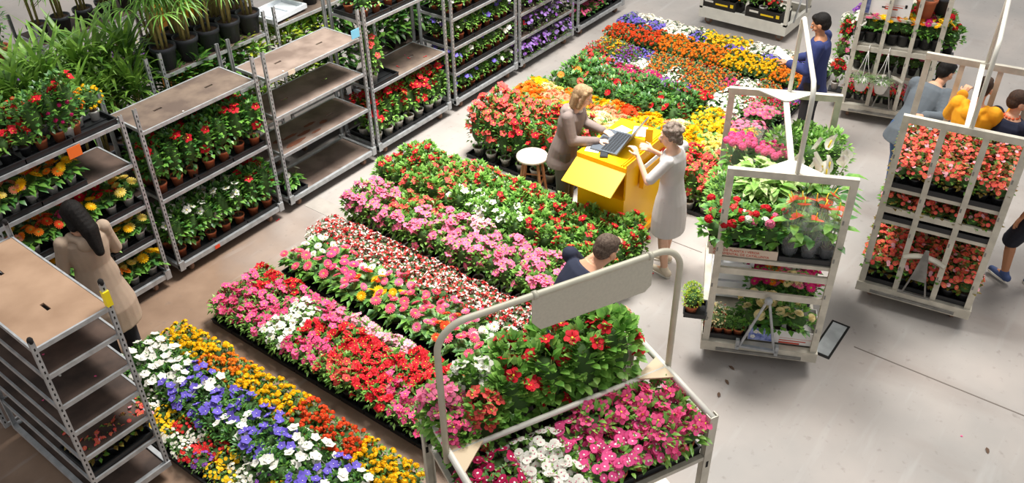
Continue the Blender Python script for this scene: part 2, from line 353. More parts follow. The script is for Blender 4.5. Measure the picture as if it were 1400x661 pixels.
sp('bg_red', 'potted_bronze_begonia', 'potted plant', (.05,.09,BLACKP), dict(R=.09,h0=.08,h1=.21,n=70,L=.045,W=.038,lm=LBR,lm2=LG), [('small','salmon',12,1.15),('small','coral',10,1.1),('small','palepink',4,.9)], mesh=True)
sp('vi_shock', 'potted_vinca', 'potted plant', (.05,.09,TERRA), dict(R=.10,h0=.09,h1=.20,n=80,L=.05,W=.022,lm=LG,lm2=LF,fine=True), [('vinca','shock',32,1.15)])
sp('vi_white', 'potted_vinca', 'potted plant', (.05,.09,TERRA), dict(R=.10,h0=.09,h1=.20,n=80,L=.05,W=.022,lm=LG,lm2=LF,fine=True), [('vinca','white',44,1.05)])
sp('vi_deepmagenta', 'potted_vinca', 'potted plant', (.05,.09,TERRA), dict(R=.10,h0=.09,h1=.20,n=80,L=.05,W=.022,lm=LG,lm2=LD,fine=True), [('vinca','deepmagenta',30,1.1)])
sp('md_hotpink', 'potted_mandevilla', 'potted plant', (.055,.10,TERRA), dict(R=.11,h0=.09,h1=.26,n=120,L=.06,W=.026,lm=LG,lm2=LF,fine=True), [('trumpet','hotpink',18,1.15)])
sp('gr_bush', 'potted_green_shrub', 'potted plant', (.08,.13,BLACKP), dict(R=.19,h0=.12,h1=.52,n=420,L=.05,W=.028,lm=LF,lm2=LG,stems=4), [])
sp('gr_herb', 'potted_green_herb', 'potted plant', (.055,.10,BLACKP), dict(R=.11,h0=.09,h1=.27,n=190,L=.035,W=.022,lm=LF,lm2=LG), [])
sp('gr_leafy', 'potted_foliage_plant', 'potted plant', (.07,.12,BLACKP), dict(R=.17,h0=.12,h1=.50,n=95,L=.15,W=.06,lm=LG,lm2=LD,fine=True,core=False,stems=5), [])
sp('gr_yel', 'potted_foliage_plant', 'potted plant', (.07,.12,BLACKP), dict(R=.17,h0=.12,h1=.46,n=95,L=.15,W=.045,lm=LF,lm2=LY,fine=True,core=False,stems=5), [])
sp('cream', 'variegated_aglaonema', 'potted plant', (.06,.12,BLACKP), dict(R=.12,h0=.12,h1=.38,n=45,L=.14,W=.06,lm=LCR,lm2=LF,fine=True,core=False,stems=4,kind='rosette'), [])
sp('gr_terra', 'potted_green_houseplant', 'potted plant', (.055,.10,TERRA), dict(R=.10,h0=.10,h1=.30,n=100,L=.05,W=.03,lm=LG,lm2=LD), [])
sp('gr_terra_big', 'potted_dark_shrub', 'potted plant', (.085,.15,TERRA), dict(R=.13,h0=.2,h1=.62,n=200,L=.07,W=.03,lm=LD,lm2=LG,stems=3), [])
sp('se_yel', 'potted_sedum', 'potted plant', (.05,.08,TERRA), dict(R=.075,h0=.07,h1=.20,n=240,L=.022,W=.012,lm=LY,lm2=LF), [])
sp('se_grey', 'potted_heather', 'potted plant', (.05,.08,TERRA), dict(R=.065,h0=.07,h1=.19,n=180,L=.022,W=.009,lm=LGR,lm2=LCR), [('tiny','cream',20,1.0)], mesh=True)
sp('se_green', 'potted_sedum', 'potted plant', (.05,.08,TERRA), dict(R=.065,h0=.07,h1=.17,n=180,L=.022,W=.010,lm=LG,lm2=LF), [])
sp('ros_white', 'potted_white_rose', 'potted plant', (.055,.10,BLACKP), dict(R=.12,h0=.10,h1=.25,n=80,L=.06,W=.04,lm=LG,lm2=LD), [('double','cream',4,.85)])
PROT = {}
def plant(key, x, y, z, label, group, rz=None, scale=1.0, nvar=3):
    """a potted plant: an empty at the pot's base with pot (> soil), foliage and its blossoms"""
    q = S[key]; v = rnd.randrange(nvar); rz = rnd.random()*6.28 if rz is None else rz
    if (key, v) not in PROT:
        root = empty(q['name'], (0,0,0)); kids = {root.name: []}; r = random.Random(key+str(v))
        pr, ph, pm = q['pot']; f = dict(q['fol'])
        pme, sme = pot_mesh(pr, ph, pm); po = objm('pot', pme, root); so = objm('soil', sme, po); kids[po.name] = [so]; kids[root.name].append(po)
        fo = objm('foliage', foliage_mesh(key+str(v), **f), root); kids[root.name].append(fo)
        R, h0, h1 = f['R'], f['h0'], f['h1']; c = Vector((0,0,h0+(h1-h0)*.35)); mbf = MB()
        for fk, fc, n, size in q['fl']:
            me = flower_mesh(fk, P[fc]); n = max(1, n + (v-1)*(n//6))
            for i in range(n):
                if fk in ('gerbera','umbel','spathe','lily','double') and h1-h0 < .3:
                    a = i*2.4 + r.random(); rr = R*math.sqrt((i+.5)/n)*.95; hz = h1 + q.get('tall', .02)*r.uniform(.5,1.1) - .04*(rr/R)**2
                    p = Vector((rr*math.cos(a), rr*math.sin(a), hz)); d = Vector((p.x*2.5, p.y*2.5, .35)) + Vector((r.uniform(-.15,.15), r.uniform(-.15,.15), 0))
                else:
                    while True:
                        p = dome_pt(r, R, h0, h1, .42)
                        if p.z > h0+(h1-h0)*(.25 if h1-h0 > .22 else .45): break
                    o = Vector((p.x, p.y, (p.z-c.z)*.75)); L_ = math.hypot(p.x, p.y)
                    p = p + o.normalized()*.022 + Vector((0,0,.014)); p.z = min(p.z, h1+.03)
                    rw = .75 if fk == 'trumpet' else .4
                    d = o.normalized() + Vector((r.uniform(-rw,rw), r.uniform(-rw,rw), r.uniform(.0,.7) if fk == 'trumpet' else .45))
                Q = d.to_track_quat('Z','Y')
                if q.get('mesh'):
                    mm = Matrix.Translation(p) @ Q.to_matrix().to_4x4() @ Matrix.Scale(size*r.uniform(.85,1.15), 4)
                    for pl in me.polygons: pass
                    base = len(mbf.v); mbf.v.extend(tuple(mm @ vv.co) for vv in me.vertices)
                    for pl in me.polygons:
                        mt = me.materials[pl.material_index]; mbf.m(mt); mbf.f.append(tuple(base+i_ for i_ in pl.vertices)); mbf.mi.append(mbf.cur); mbf.sm.append(pl.use_smooth)
                else:
                    fo2 = objm('flower', me, root, p, Q @ Euler((0,0,r.random()*6.28)).to_quaternion(), size*r.uniform(.85,1.15)); kids[root.name].append(fo2)
                    if fk == 'gerbera' or fk == 'umbel':
                        pass
        if q.get('mesh') and mbf.f: kids[root.name].append(tag(mbf.build('flowers', root), kind='stuff'))
        if q['fl'] and q['fl'][0][0] in ('gerbera','umbel'):
            st = MB().m(STEM, True)
            for ch in kids[root.name]:
                if ch.name.startswith('flower') and not ch.name.startswith('flowers'):
                    e = ch.location; st.tube([(e.x*.3, e.y*.3, h0), (e.x*.75, e.y*.75, e.z*.7), (e.x, e.y, e.z-.002)], .0025, 4)
            kids[root.name].append(st.build('flower_stems', root))
        PROT[(key, v)] = (root, kids); o = root
    else:
        root, kids = PROT[(key, v)]; o = copy_tree(root, kids)
    o.location = (x, y, z); o.rotation_euler = (0, 0, rz); o.scale = (scale,)*3
    tag(o, label, q['cat'], group); return o
def tray_mb(w, l, h=.045):
    mb = MB().m(BLACKP); t = .008
    mb.box(0,w,0,l,0,.006); mb.box(0,w,0,t,.006,h); mb.box(0,w,l-t,l,.006,h); mb.box(0,t,t,l-t,.006,h); mb.box(w-t,w,t,l-t,.006,h)
    mb.box(-.006,w+.006,-.006,t,h,h+.006); mb.box(-.006,w+.006,l-t,l+.006,h,h+.006); mb.box(-.006,t,t,l-t,h,h+.006); mb.box(w-t,w+.006,t,l-t,h,h+.006)
    n = max(1, round(l/.14))
    for i in range(1, n): mb.box(t,w-t,l*i/n-.003,l*i/n+.003,.006,.02)
    return mb
TRAYC = {}
def tray(x, y, z, w, l, label, group, rz=0):
    k = (round(w,3), round(l,3))
    if k not in TRAYC: TRAYC[k] = tray_mb(w, l).mesh('plant_tray')
    o = bpy.data.objects.new('plant_tray', TRAYC[k]); COL.objects.link(o); o.location = (x, y, z); o.rotation_euler.z = rz
    return tag(o, label, 'plant tray', group)

# ---------------------------------------------------------------- floor
def floor_material():
    M = bpy.data.materials.new('concrete_floor'); M.use_nodes = True; nt = M.node_tree; b = nt.nodes['Principled BSDF']
    b.inputs['Roughness'].default_value = .55; b.inputs['Specular IOR Level'].default_value = .35
    tc = nt.nodes.new('ShaderNodeTexCoord'); N = nt.nodes.new; Lk = nt.links.new
    def noise(s, d=6, sx=1, sy=1):
        mp = N('ShaderNodeMapping'); mp.inputs['Scale'].default_value = (sx, sy, 1); Lk(tc.outputs['Object'], mp.inputs[0])
        n = N('ShaderNodeTexNoise'); n.inputs['Scale'].default_value = s; n.inputs['Detail'].default_value = d; Lk(mp.outputs[0], n.inputs['Vector']); return n.outputs['Fac']
    def ramp(f, lo, hi, a=0, c=1):
        r = N('ShaderNodeMapRange'); r.inputs[1].default_value = lo; r.inputs[2].default_value = hi; r.inputs[3].default_value = a; r.inputs[4].default_value = c; Lk(f, r.inputs[0]); return r.outputs[0]
    def mix(f, a, c):
        x = N('ShaderNodeMix'); x.data_type = 'RGBA'; Lk(f, x.inputs[0])
        for s_, v in ((6, a), (7, c)):
            if isinstance(v, tuple): x.inputs[s_].default_value = v
            else: Lk(v, x.inputs[s_])
        return x.outputs[2]
    def mul(a, c):
        x = N('ShaderNodeMath'); x.operation = 'MULTIPLY'; Lk(a, x.inputs[0]); Lk(c, x.inputs[1]); return x.outputs[0]
    sep = N('ShaderNodeSeparateXYZ'); Lk(tc.outputs['Object'], sep.inputs[0])
    grey = mix(ramp(noise(.9), .35, .65), lin('#95908b'), lin('#a89f98'))
    brown = mix(ramp(noise(2.5), .35, .65), lin('#8e7561'), lin('#7a6250'))
    # the swept grey concrete right of the beds, the soil-stained concrete among and left of them
    edge = N('ShaderNodeMath'); edge.operation = 'ADD'; Lk(ramp(noise(1.1, 3), 0, 1, -1.1, 1.1), edge.inputs[0]); Lk(sep.outputs[0], edge.inputs[1])
    e1 = ramp(edge.outputs[0], 1.6, -.2)
    ey = ramp(sep.outputs[1], -5.4, -3.6)
    base = mix(mul(e1, ey), grey, brown)
    base = mix(ramp(noise(1.6, 8, 1, .35), .56, .78, 0, .45), base, lin('#7b6b61'))
    base = mix(ramp(noise(14, 4), .62, .8, 0, .5), base, lin('#6a5f59'))
    base = mix(ramp(noise(5, 6, .2, 1.6), .58, .8, 0, .4), base, lin('#b3b1ae'))
    Lk(base, b.inputs['Base Color'])
    bp = N('ShaderNodeBump'); bp.inputs['Strength'].default_value = .15; Lk(noise(40, 3), bp.inputs['Height']); Lk(bp.outputs[0], b.inputs['Normal'])
    return M
FLOOR = floor_material()
tag(MB().m(FLOOR).box(-25, 40, -30, 30, -.15, 0).build('floor'), kind='structure')
STRIP = mat('pale_concrete_strip', '#a59d94', .7, noise=.15, nscale=6)
tag(MB().m(STRIP).box(1.12, 1.34, -3.9, .0, 0, .003).build('trim_1'), kind='structure')
JOINT = mat('floor_joint', '#6d645d', .9)
tag(MB().m(JOINT).box(2.425, 2.437, -12, -5.75, 0, .002).box(2.9, 2.91, -4.0, -3.62, 0, .002).build('trim_2'), kind='structure')
# floor hatch beside the mixed trolley, drain grate far right
t = empty('floor_hatch', (2.14, -5.5, 0), 0, 'square worn metal hatch in the floor beside the mixed plant trolley', 'floor hatch')
MB().m(DARK).box(0,.53,-.13,.04,0,.004).build('rim', t); MB().m(mat('hatch_steel', '#b4b8b8', .5, .1, noise=.35, nscale=5)).box(.03,.50,-.11,.02,.004,.009).build('cover', t)
t = empty('floor_drain', (9.3, -4.42, 0), 0, 'dark square drain grate in the grey floor at top right', 'drain')
MB().m(STEELD).box(0,.45,0,.02,0,.006).box(0,.45,.30,.32,0,.006).box(0,.02,0,.32,0,.006).box(.43,.45,0,.32,0,.006).build('rim', t)
g = MB().m(mat('grate_steel', '#55514e', .7)).box(.02,.43,.02,.30,0,.002)
for i in range(13): g.box(.03+i*.03, .045+i*.03, .02, .30, 0, .005)
g.build('grate', t)

# ---------------------------------------------------------------- steel shelf trolleys of the row along the left
def wheel(parent, x, y, R=.055):
    o = MB().m(STEELD).box(x-.03,x+.03,y-.03,y+.03,.115,.125).box(x-.026,x-.022,y-.03,y+.03,.04,.12).box(x+.022,x+.026,y-.03,y+.03,.04,.12).build('wheel_fork', parent)
    M = Matrix.Translation((x, y, R)) @ Matrix.Rotation(PI/2, 4, 'Y')
    MB().m(RUBBER, True).lathe([(.02,-.018),(R*.9,-.018),(R,-.010),(R,.010),(R*.9,.018),(.02,.018)], 16, M=M).build('wheel', o)
def shelf_mb(x0, x1, y0, y1, z, wood, slots=True, steel=STEEL):
    mb = MB().m(wood); t = .012; xs = [x0+.015]; sl = []
    if slots:
        L = x1-x0; yc = (y0+y1)/2
        for fx in (.27, .73): sl.append((x0+L*fx-.045, x0+L*fx+.045, yc-.014, yc+.014))
    xa = x0+.015
    for s in sl:
        mb.box(xa, s[0], y0+.015, y1-.015, z-t, z); mb.box(s[0], s[1], y0+.015, s[2], z-t, z); mb.box(s[0], s[1], s[3], y1-.015, z-t, z); xa = s[1]
    mb.box(xa, x1-.015, y0+.015, y1-.015, z-t, z)
    mb.m(steel); h = .03
    mb.box(x0,x1,y0,y0+.016,z-h,z+.004).box(x0,x1,y1-.016,y1,z-h,z+.004).box(x0,x0+.016,y0+.016,y1-.016,z-h,z+.004).box(x1-.016,x1,y0+.016,y1-.016,z-h,z+.004)
    if slots:
        mb.m(DARK)
        for s in sl: mb.box(s[0], s[1], s[2], s[3], z-t-.018, z-t-.016)
    return mb
def post_mb(x, y, z0, z1, face=1, steel=STEEL):
    """U-shaped upright with a ladder of slots"""
    mb = MB().m(steel); w_, d_2, t = .034, .024, .003
    mb.box(x-w_/2, x+w_/2, y-t/2, y+t/2, z0, z1); mb.box(x-w_/2, x-w_/2+t, y, y+face*d_2, z0, z1); mb.box(x+w_/2-t, x+w_/2, y, y+face*d_2, z0, z1)
    mb.m(DARK); n = int((z1-z0)/.05)
    for i in range(1, n): mb.box(x-.005, x+.005, y-face*(t/2+.0006), y-face*(t/2), z0+i*.05, z0+i*.05+.022)
    return mb
def shelf_trolley(x, y, levels, label, L=1.35, D=.565, H=1.9, rz=0, wood=WOOD, base=True, group='steel shelf trolleys', wheels=True, hs=None, steel=STEEL):
    t = empty('shelf_trolley', (x, y, 0), rz, label, 'plant trolley', group)
    hs = hs or [H]*4
    for i, (px, py, f) in enumerate(((.018,.006,1),(L-.018,.006,1),(.018,D-.006,-1),(L-.018,D-.006,-1))):
        post_mb(px, py, .12, hs[i], f, steel).build('post', t)
    b = MB().m(steel).box(0,L,0,.035,.115,.165).box(0,L,D-.035,D,.115,.165).box(0,.035,.035,D-.035,.115,.165).box(L-.035,L,.035,D-.035,.115,.165)
    for px in (0, L-.06):
        for py in (-.004, D-.036): b.box(px, px+.06, py, py+.04, .10, .20)
    b.m(wood).box(.035, L-.035, .035, D-.035, .135, .15); b.build('base_frame', t)
    for z in levels: shelf_mb(.038, L-.038, .008, D-.008, z, wood, steel=steel).build('shelf', t)
    if wheels:
        for px in (.16, L-.16):
            for py in (.09, D-.09): wheel(t, px, py)
    return t
RX = {'A': -1.96, 'B': -.503, 'C': .946, 'D': 2.345, 'E': 3.79, 'F': 5.20, 'G': 6.665}
shelf_trolley(RX['A'], 0, [1.83, 1.42, .97, .58], 'steel shelf trolley full of gerberas and lantanas behind the dark-haired woman', wood=WOODD)
shelf_trolley(RX['B'], 0, [1.66, .92], 'steel shelf trolley with empty top shelf above red and white mandevillas in terracotta pots')
shelf_trolley(RX['C'], 0, [1.58, 1.155, .71], 'nearly empty steel shelf trolley with rust-stained boards and one gerbera', wood=mat('worn_grey_plywood', '#8e7c70', .7, color2='#6b5a50', nscale=4, bump=.1))
shelf_trolley(RX['D'], 0, [1.705, .90], 'steel shelf trolley with one red mandevilla on its middle shelf')
shelf_trolley(RX['E'], 0, [1.65, 1.26, .875, .525], 'steel shelf trolley filled with blue and white balloon flowers')
shelf_trolley(RX['F'], 0, [1.6, 1.2, .85, .5], 'steel shelf trolley with purple petunias trailing over its edges')
shelf_trolley(RX['G'], 0, [1.5, 1.0, .55], 'farthest steel shelf trolley in the front row, with pink cyclamens at its foot')
# second row behind
shelf_trolley(-1.13, .82, [.95, .55], 'rear steel trolley holding tall strap-leaved dracaenas above the gerberas', wood=WOODD)
shelf_trolley(.34, .82, [1.655, 1.15, .6], 'rear steel trolley with bamboo palms in black pots on top')
shelf_trolley(1.80, .82, [1.67, 1.1, .6], 'rear steel trolley carrying a white plastic tray and black pots')
shelf_trolley(3.27, .82, [1.3, .7], 'rear steel trolley of dark foliage behind the single red mandevilla')
shelf_trolley(4.74, .82, [1.3, .7], 'rear steel trolley behind the balloon flowers')
shelf_trolley(-1.55, 2.35, [1.66, 1.0], 'upper left trolley with terracotta pots on its top shelf', wood=WOODD)
shelf_trolley(.0, 2.50, [1.66, 1.0], 'distant trolley with a line of big black pots at the top left', wood=WOODD)
shelf_trolley(1.45, 2.50, [1.3, .7], 'distant trolley behind the bamboo palms')
# foreground trolley with bare shelves
ft = shelf_trolley(-2.632, -1.982, [1.727, 1.485, 1.20, .94, .68, .45], 'bare foreground shelf trolley with pale top board, bottom left', rz=PI/2-.025+0, wood=WOODD, L=1.35, hs=[1.79,1.79,1.79,1.79]) if 0 else None
def foreground_trolley():
    t = empty('shelf_trolley', (-2.632, -1.982, 0), -.025, 'bare foreground shelf trolley with pale top board and yellow tape, bottom left', 'plant trolley', 'steel shelf trolleys')
    W, L = .565, 1.35
    for px, py, f, h in ((.018,.012,1,1.80),(W-.018,.012,1,1.93),(.018,L-.012,-1,1.80),(W-.018,L-.012,-1,1.86)):
        p = post_mb(px, py, .12, h, f)
        if (px, py) == (W-.018, .012): p.m(TAPE).box(px-.021, px+.021, py-.014, py+.028, 1.74, 1.86)
        p.build('post', t)
        MB().m(DARK, True).lathe([(.016,0),(.02,.01),(.02,.03),(.012,.045)], 8, (px, py+f*.012, h-.02)).build('post_cap', t)
    b = MB().m(STEEL).box(0,W,0,.035,.115,.165).box(0,W,L-.035,L,.115,.165).box(0,.035,.035,L-.035,.115,.165).box(W-.035,W,.035,L-.035,.115,.165)
    b.m(WOODD).box(.035, W-.035, .035, L-.035, .135, .15); b.build('base_frame', t)
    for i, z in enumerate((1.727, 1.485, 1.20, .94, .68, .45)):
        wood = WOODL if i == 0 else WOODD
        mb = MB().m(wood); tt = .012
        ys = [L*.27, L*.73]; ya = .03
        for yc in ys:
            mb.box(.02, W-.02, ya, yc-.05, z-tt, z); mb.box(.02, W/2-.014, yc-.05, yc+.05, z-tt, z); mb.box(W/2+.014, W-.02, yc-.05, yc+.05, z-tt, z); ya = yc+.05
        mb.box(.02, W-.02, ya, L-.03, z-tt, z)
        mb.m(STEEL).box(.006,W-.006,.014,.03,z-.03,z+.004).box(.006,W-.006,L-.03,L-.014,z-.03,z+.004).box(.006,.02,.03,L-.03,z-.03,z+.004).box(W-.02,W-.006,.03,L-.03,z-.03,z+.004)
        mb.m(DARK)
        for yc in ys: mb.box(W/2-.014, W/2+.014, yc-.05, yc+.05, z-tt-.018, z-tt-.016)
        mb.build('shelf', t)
    for px in (.09, W-.09):
        for py in (.16, L-.16): wheel(t, px, py)
foreground_trolley()
t2 = empty('shelf_trolley', (-2.64, -.60, 0), -.02, 'corner of a second foreground shelf trolley at the left edge', 'plant trolley', 'steel shelf trolleys')
for px, py, f in ((.018,.012,1),(.547,.012,1),(.018,1.338,-1),(.547,1.338,-1)): post_mb(px, py, .12, 1.79, f).build('post', t2)
for z, wd in ((1.74, WOOD), (1.2, WOODD), (.15, WOODD)):
    shelf_mb(.01, .555, .015, 1.335, z, wd, slots=False).build('shelf', t2)
for px in (.09, .475):
    for py in (.16, 1.19): wheel(t2, px, py)
# petals fallen on the foreground shelves and the floor
fp = MB().m(P['pink']); rr = random.Random(3)
pm_ = MB().m(P['hotpink']); petals(pm_, 1, .02, .018, .1); FALL = pm_.mesh('fallen_petal')
FALLW = MB().m(P['white']); petals(FALLW, 1, .025, .02, .1); FALLW = FALLW.mesh('fallen_petal')
FALLR = MB().m(P['red']); petals(FALLR, 2, .025, .02, .2); FALLR = FALLR.mesh('fallen_petal')
spots = [(-2.45,-1.7,1.205,FALLW,'white'),(-2.5,-1.75,1.49,FALL,'pink'),(-2.3,-1.9,1.205,FALL,'pink'),(-2.55,-1.5,.945,FALL,'pink'),(-2.45,-1.3,.685,FALL,'pink'),
 (1.45,-.35,.006,FALL,'pink'),(1.5,-.3,.006,FALL,'pink'),(2.5,-5.0,.002,FALL,'pink'),(3.0,.2,.905,FALLR,'red'),(3.25,.25,.905,FALLR,'red'),(3.4,.12,.905,FALLR,'red'),(3.3,.35,.905,FALL,'pink'),
 (2.3,-3.75,.002,FALLR,'red'),(8.6,-4.0,.002,FALL,'pink'),(7.9,-.9,.002,FALLW,'white'),(1.2,.05,1.585,FALLW,'white'),(0.0,.05,1.665,FALLW,'white'),(1.9,-6.8,.002,FALL,'pink'),(.75,.02,.002,FALLR,'red')]
for x, y, z, me, c in spots:
    o = bpy.data.objects.new('fallen_petal', me); COL.objects.link(o); o.location = (x, y, z+.002); o.rotation_euler.z = rr.random()*6
    where = 'on a trolley shelf' if z > .1 else 'on the concrete floor'
    tag(o, 'small %s petal lying loose %s' % (c, where), 'petal', 'loose %s petals %s' % (c, where))
LEAFD = mat('dry_leaf', '#5c4636', .8)
DL = MB().m(LEAFD); leaf(DL, Vector((0,0,.004)), Vector((1,0,0)), .07, .03, fine=True, droop=.05); DL = DL.mesh('dry_leaf')
for x, y in [(1.55,-4.95),(1.38,-5.0),(1.15,-5.05),(2.65,-7.3),(1.9,-7.0)]:
    o = bpy.data.objects.new('dry_leaf', DL); COL.objects.link(o); o.location = (x, y, .002); o.rotation_euler.z = rr.random()*6
    tag(o, 'brown dried leaf lying on the grey concrete floor', 'leaf', 'dried leaves on the floor')
# rust stains on the board of the nearly empty trolley
RST = mat('rust_stain', '#7d4c36', .9, noise=.3, nscale=10)
def blob(mb, x, y, z, rx, ry, seed):
    r = random.Random(seed); n = 14
    mb.plate([(x+rx*math.cos(2*PI*k/n)*(1+r.uniform(-.25,.25)), y+ry*math.sin(2*PI*k/n)*(1+r.uniform(-.25,.25))) for k in range(n)], z, z+.0015)
sb = MB().m(RST)
for i, (x, y, a, b) in enumerate([(1.25,.12,.13,.035),(1.45,.2,.10,.03),(1.30,.27,.09,.025),(1.62,.30,.08,.025),(1.75,.22,.06,.03),(1.55,.12,.07,.02),(1.15,.30,.06,.03)]): blob(sb, x, y, .711, a, b, i)
tag(sb.build('rust_stains'), 'brown rust stains dried on the lowest board of the empty trolley', 'stain', kind='stuff')

# price cards hung on the trolleys
for x, y, z, c, l in ((2.18,-.02,1.70,'#7fc4e0','pale blue paper card clipped beside the steel post of a shelf trolley'), (-1.12,-.03,1.82,'#f4742a','orange price card on the shelf below the red lantanas')):
    o = MB().m(mat('card_'+c[1:], c, .7)).box(-.06,.06,-.002,.002,-.08,.02).build('price_card', None, (x, y, z)); tag(o, l, 'price card')
o = MB().m(mat('card_red', '#e8502f', .7)).box(-.03,.03,-.002,0,-.02,.02).build('label_sticker', None, (-.05, -.0065, .142)); tag(o, 'small red sticker on the base rail under the white mandevillas', 'sticker')
o = MB().m(mat('card_cream', '#e6d3bb', .7)).box(-.045,.045,-.003,0,-.03,.02).build('label_sticker', None, (1.27, .006, 1.575)); tag(o, 'cream paper label on the front edge of the empty top shelf', 'sticker')

# white moulded tray on the rear trolley
t = empty('plastic_tray', (2.05, 1.08, 1.70), .1, 'large white moulded plastic tray lying on the rear trolley', 'plastic tray')
WPL = mat('white_plastic', '#dfe3e8', .35)
mb = MB().m(WPL).box(-.26,.26,-.17,.17,0,.01)
for a, b, c, d in ((-.28,.28,-.20,-.17),(-.28,.28,.17,.20),(-.28,-.25,-.17,.17),(.25,.28,-.17,.17)): mb.box(a,b,c,d,0,.05)
for i in (-1, 1): mb.box(i*.12-.07, i*.12+.07, -.12, .12, .01, .03)
mb.build('tray_body', t)

# ---------------------------------------------------------------- aluminium carts with tow brackets
def cart(x, y, rot, W, L, H, label, posts, bars, shelves, hoop=0, mt=ALU, arch=False, gusset=True, wheels=True, backposts=None, backbars=(), panel=False, uprights=True, group='aluminium carts'):
    t = empty('aluminium_cart', (x, y, 0), rot, label, 'plant cart', group)
    pw, pd = .055, .035
    def frame(yy, sgn, pl, bl):
        for i, px in enumerate(pl):
            edge_ = i in (0, len(pl)-1)
            ww = pw if edge_ else .048
            px2 = min(max(px, ww/2), W-ww/2)
            mb = MB().m(mt).box(px2-ww/2, px2+ww/2, yy, yy+sgn*pd, .2, H)
            mb.m(STEELD)
            for k in range(4): mb.box(px2-ww/2+.004, px2-ww/2+.018, yy-sgn*.001, yy, .45+k*.37, .49+k*.37)
            mb.build('post', t)
        MB().m(mt).box(0, W, yy-sgn*.004, yy+sgn*(pd+.006), H-.005, H+.055).build('top_rail', t)
        for z in bl:
            xs = sorted(pl); MB().m(mt).box(.03, W-.03, yy+sgn*.004, yy+sgn*.03, z-.03, z+.03).build('cross_bar', t)
    frame(0, 1, posts, bars); frame(L, -1, backposts or [0, W], backbars)
    b = MB().m(mt).box(-.01, W+.01, -.02, .05, .13, .23).box(-.01, W+.01, L-.05, L+.02, .13, .23).box(-.01, .05, .05, L-.05, .13, .23).box(W-.05, W+.01, .05, L-.05, .13, .23)
    b.box(.05, W-.05, .05, L-.05, .17, .19); b.m(STEELD).box(.12, W-.12, -.035, -.02, .15, .175); b.build('base_frame', t)
    for z, j0, j1 in shelves:
        MB().m(mt).box(.03, W-.03, j0, j1, z-.018, z-.004).box(.0, W, j0-.004, j0+.02, z-.035, z).box(.03, W-.03, j1-.02, j1, z-.03, z).box(.0,.03,j0,j1,z-.035,z).box(W-.03,W,j0,j1,z-.035,z).build('shelf', t)
    # folded tow bracket on the front
    c = W/2
    tb = MB().m(STEELD if arch else STEEL)
    if arch:
        tb.bar((c,-.03,.72),(c-.10,-.03,.25),.02,.014).bar((c,-.03,.72),(c+.10,-.03,.25),.02,.014)
        tb.add([(c-.07,-.045,.42),(c+.07,-.045,.42),(c+.015,-.045,.76),(c-.015,-.045,.76),(c-.07,-.035,.42),(c+.07,-.035,.42),(c+.015,-.035,.76),(c-.015,-.035,.76)], [(0,1,2,3),(7,6,5,4),(0,4,5,1),(1,5,6,2),(2,6,7,3),(3,7,4,0)])
        tb.bar((c-.14,-.03,.25),(c+.14,-.03,.25),.02,.02); tb.build('tow_bracket', t)
        px = [c-.17 + .34*i/8 for i in range(9)]
        MB().m(mt).tube([(q, .0, .66-((q-c)/.17)**2*.05) for q in px], .026, 6).build('cross_bar', t)
    else:
        tb.tube([(c-.17,-.035,.22),(c-.01,-.04,.76)], .012, 7).tube([(c+.13,-.035,.20),(c+.01,-.04,.76)], .012, 7).ball((c,-.045,.77), .035, 10, 6)
        tb.bar((c-.19,-.035,.24),(c+.15,-.035,.22),.03,.02).box(c-.20,c-.17,-.05,-.01,.2,.30).box(c+.13,c+.16,-.05,-.01,.18,.28); tb.build('tow_bracket', t)
    if hoop:
        s_ = .055
        if gusset:
            for yy, sg in ((.03, 1), (L-.03, -1)):
                MB().m(ALUW).plate([(c-.24,yy),(c+.24,yy),(c+.03,yy+sg*.17),(c-.03,yy+sg*.17)][::sg], H+.046, H+.056).build('gusset_plate', t)
        MB().m(ALUW, False).bar((c, .04, H+.025), (c, L-.04, H+.025), .045, .03).build('top_bar', t)
        MB().m(ALUW, True).tube([(c+.03,.02,H+.02),(c+.03,.02,hoop-.12),(c+.03,.045,hoop-.04),(c+.03,.12,hoop),(c+.03,L-.12,hoop),(c+.03,L-.045,hoop-.04),(c+.03,L-.02,hoop-.12),(c+.03,L-.02,H+.02)], .019, 10).build('hoop', t)
    if wheels:
        for px in (.12, W-.12):
            for py in (.15, L-.15): wheel(t, px, py, .06)
    return t
T1 = (1.493, -4.698, -1.132); T2 = (3.09, -5.509, -1.418); T3 = (6.47, -4.07, -1.334)
def on(T, i, j):
    c, s = math.cos(T[2]), math.sin(T[2]); return T[0]+c*i-s*j, T[1]+s*i+c*j
cart(*T1, .958, 1.402, 1.92, 'aluminium cart loaded with geraniums, anthuriums and wrapped bouquets', [0,.958], [1.0,.78], [(1.13,.02,1.36)], hoop=2.68)
cart(*T2, .974, 1.398, 1.92, 'aluminium cart filled with red bronze-leaved begonias on three levels', [0,.325,.65,.974], [1.05], [(1.27,.03,.9),(.93,.03,.9),(.335,.95,1.34)], hoop=2.7, arch=True, gusset=False, backposts=[0,.325,.65,.974])
cart(*T3, .975, 1.35, 1.9, 'aluminium cart with two white hanging pots hooked on its front bar', [0,.325,.65,.974], [.97], [(1.38,.03,1.3),(1.02,.06,1.3),(.55,.3,1.3)], arch=True, backposts=[0,.325,.65,.974])
T4 = (8.18, -2.63, PI/2)     # long side towards the beds
t4 = empty('aluminium_cart', (8.20, -2.62, 0), 0, 'cart with black boxes of flowers cut off by the top edge', 'plant cart', 'aluminium carts')
MB().m(ALUW).box(0,.96,0,1.4,.13,.19).box(0,.06,0,1.4,.19,.30).box(.9,.96,0,1.4,.19,.30).box(.06,.9,0,.05,.19,.27).box(.06,.9,1.35,1.4,.19,.27).build('base_frame', t4)
for px in (0,.91):
    for py in (0,1.35): MB().m(ALUW).box(px,px+.05,py,py+.05,.27,1.9).build('post', t4)
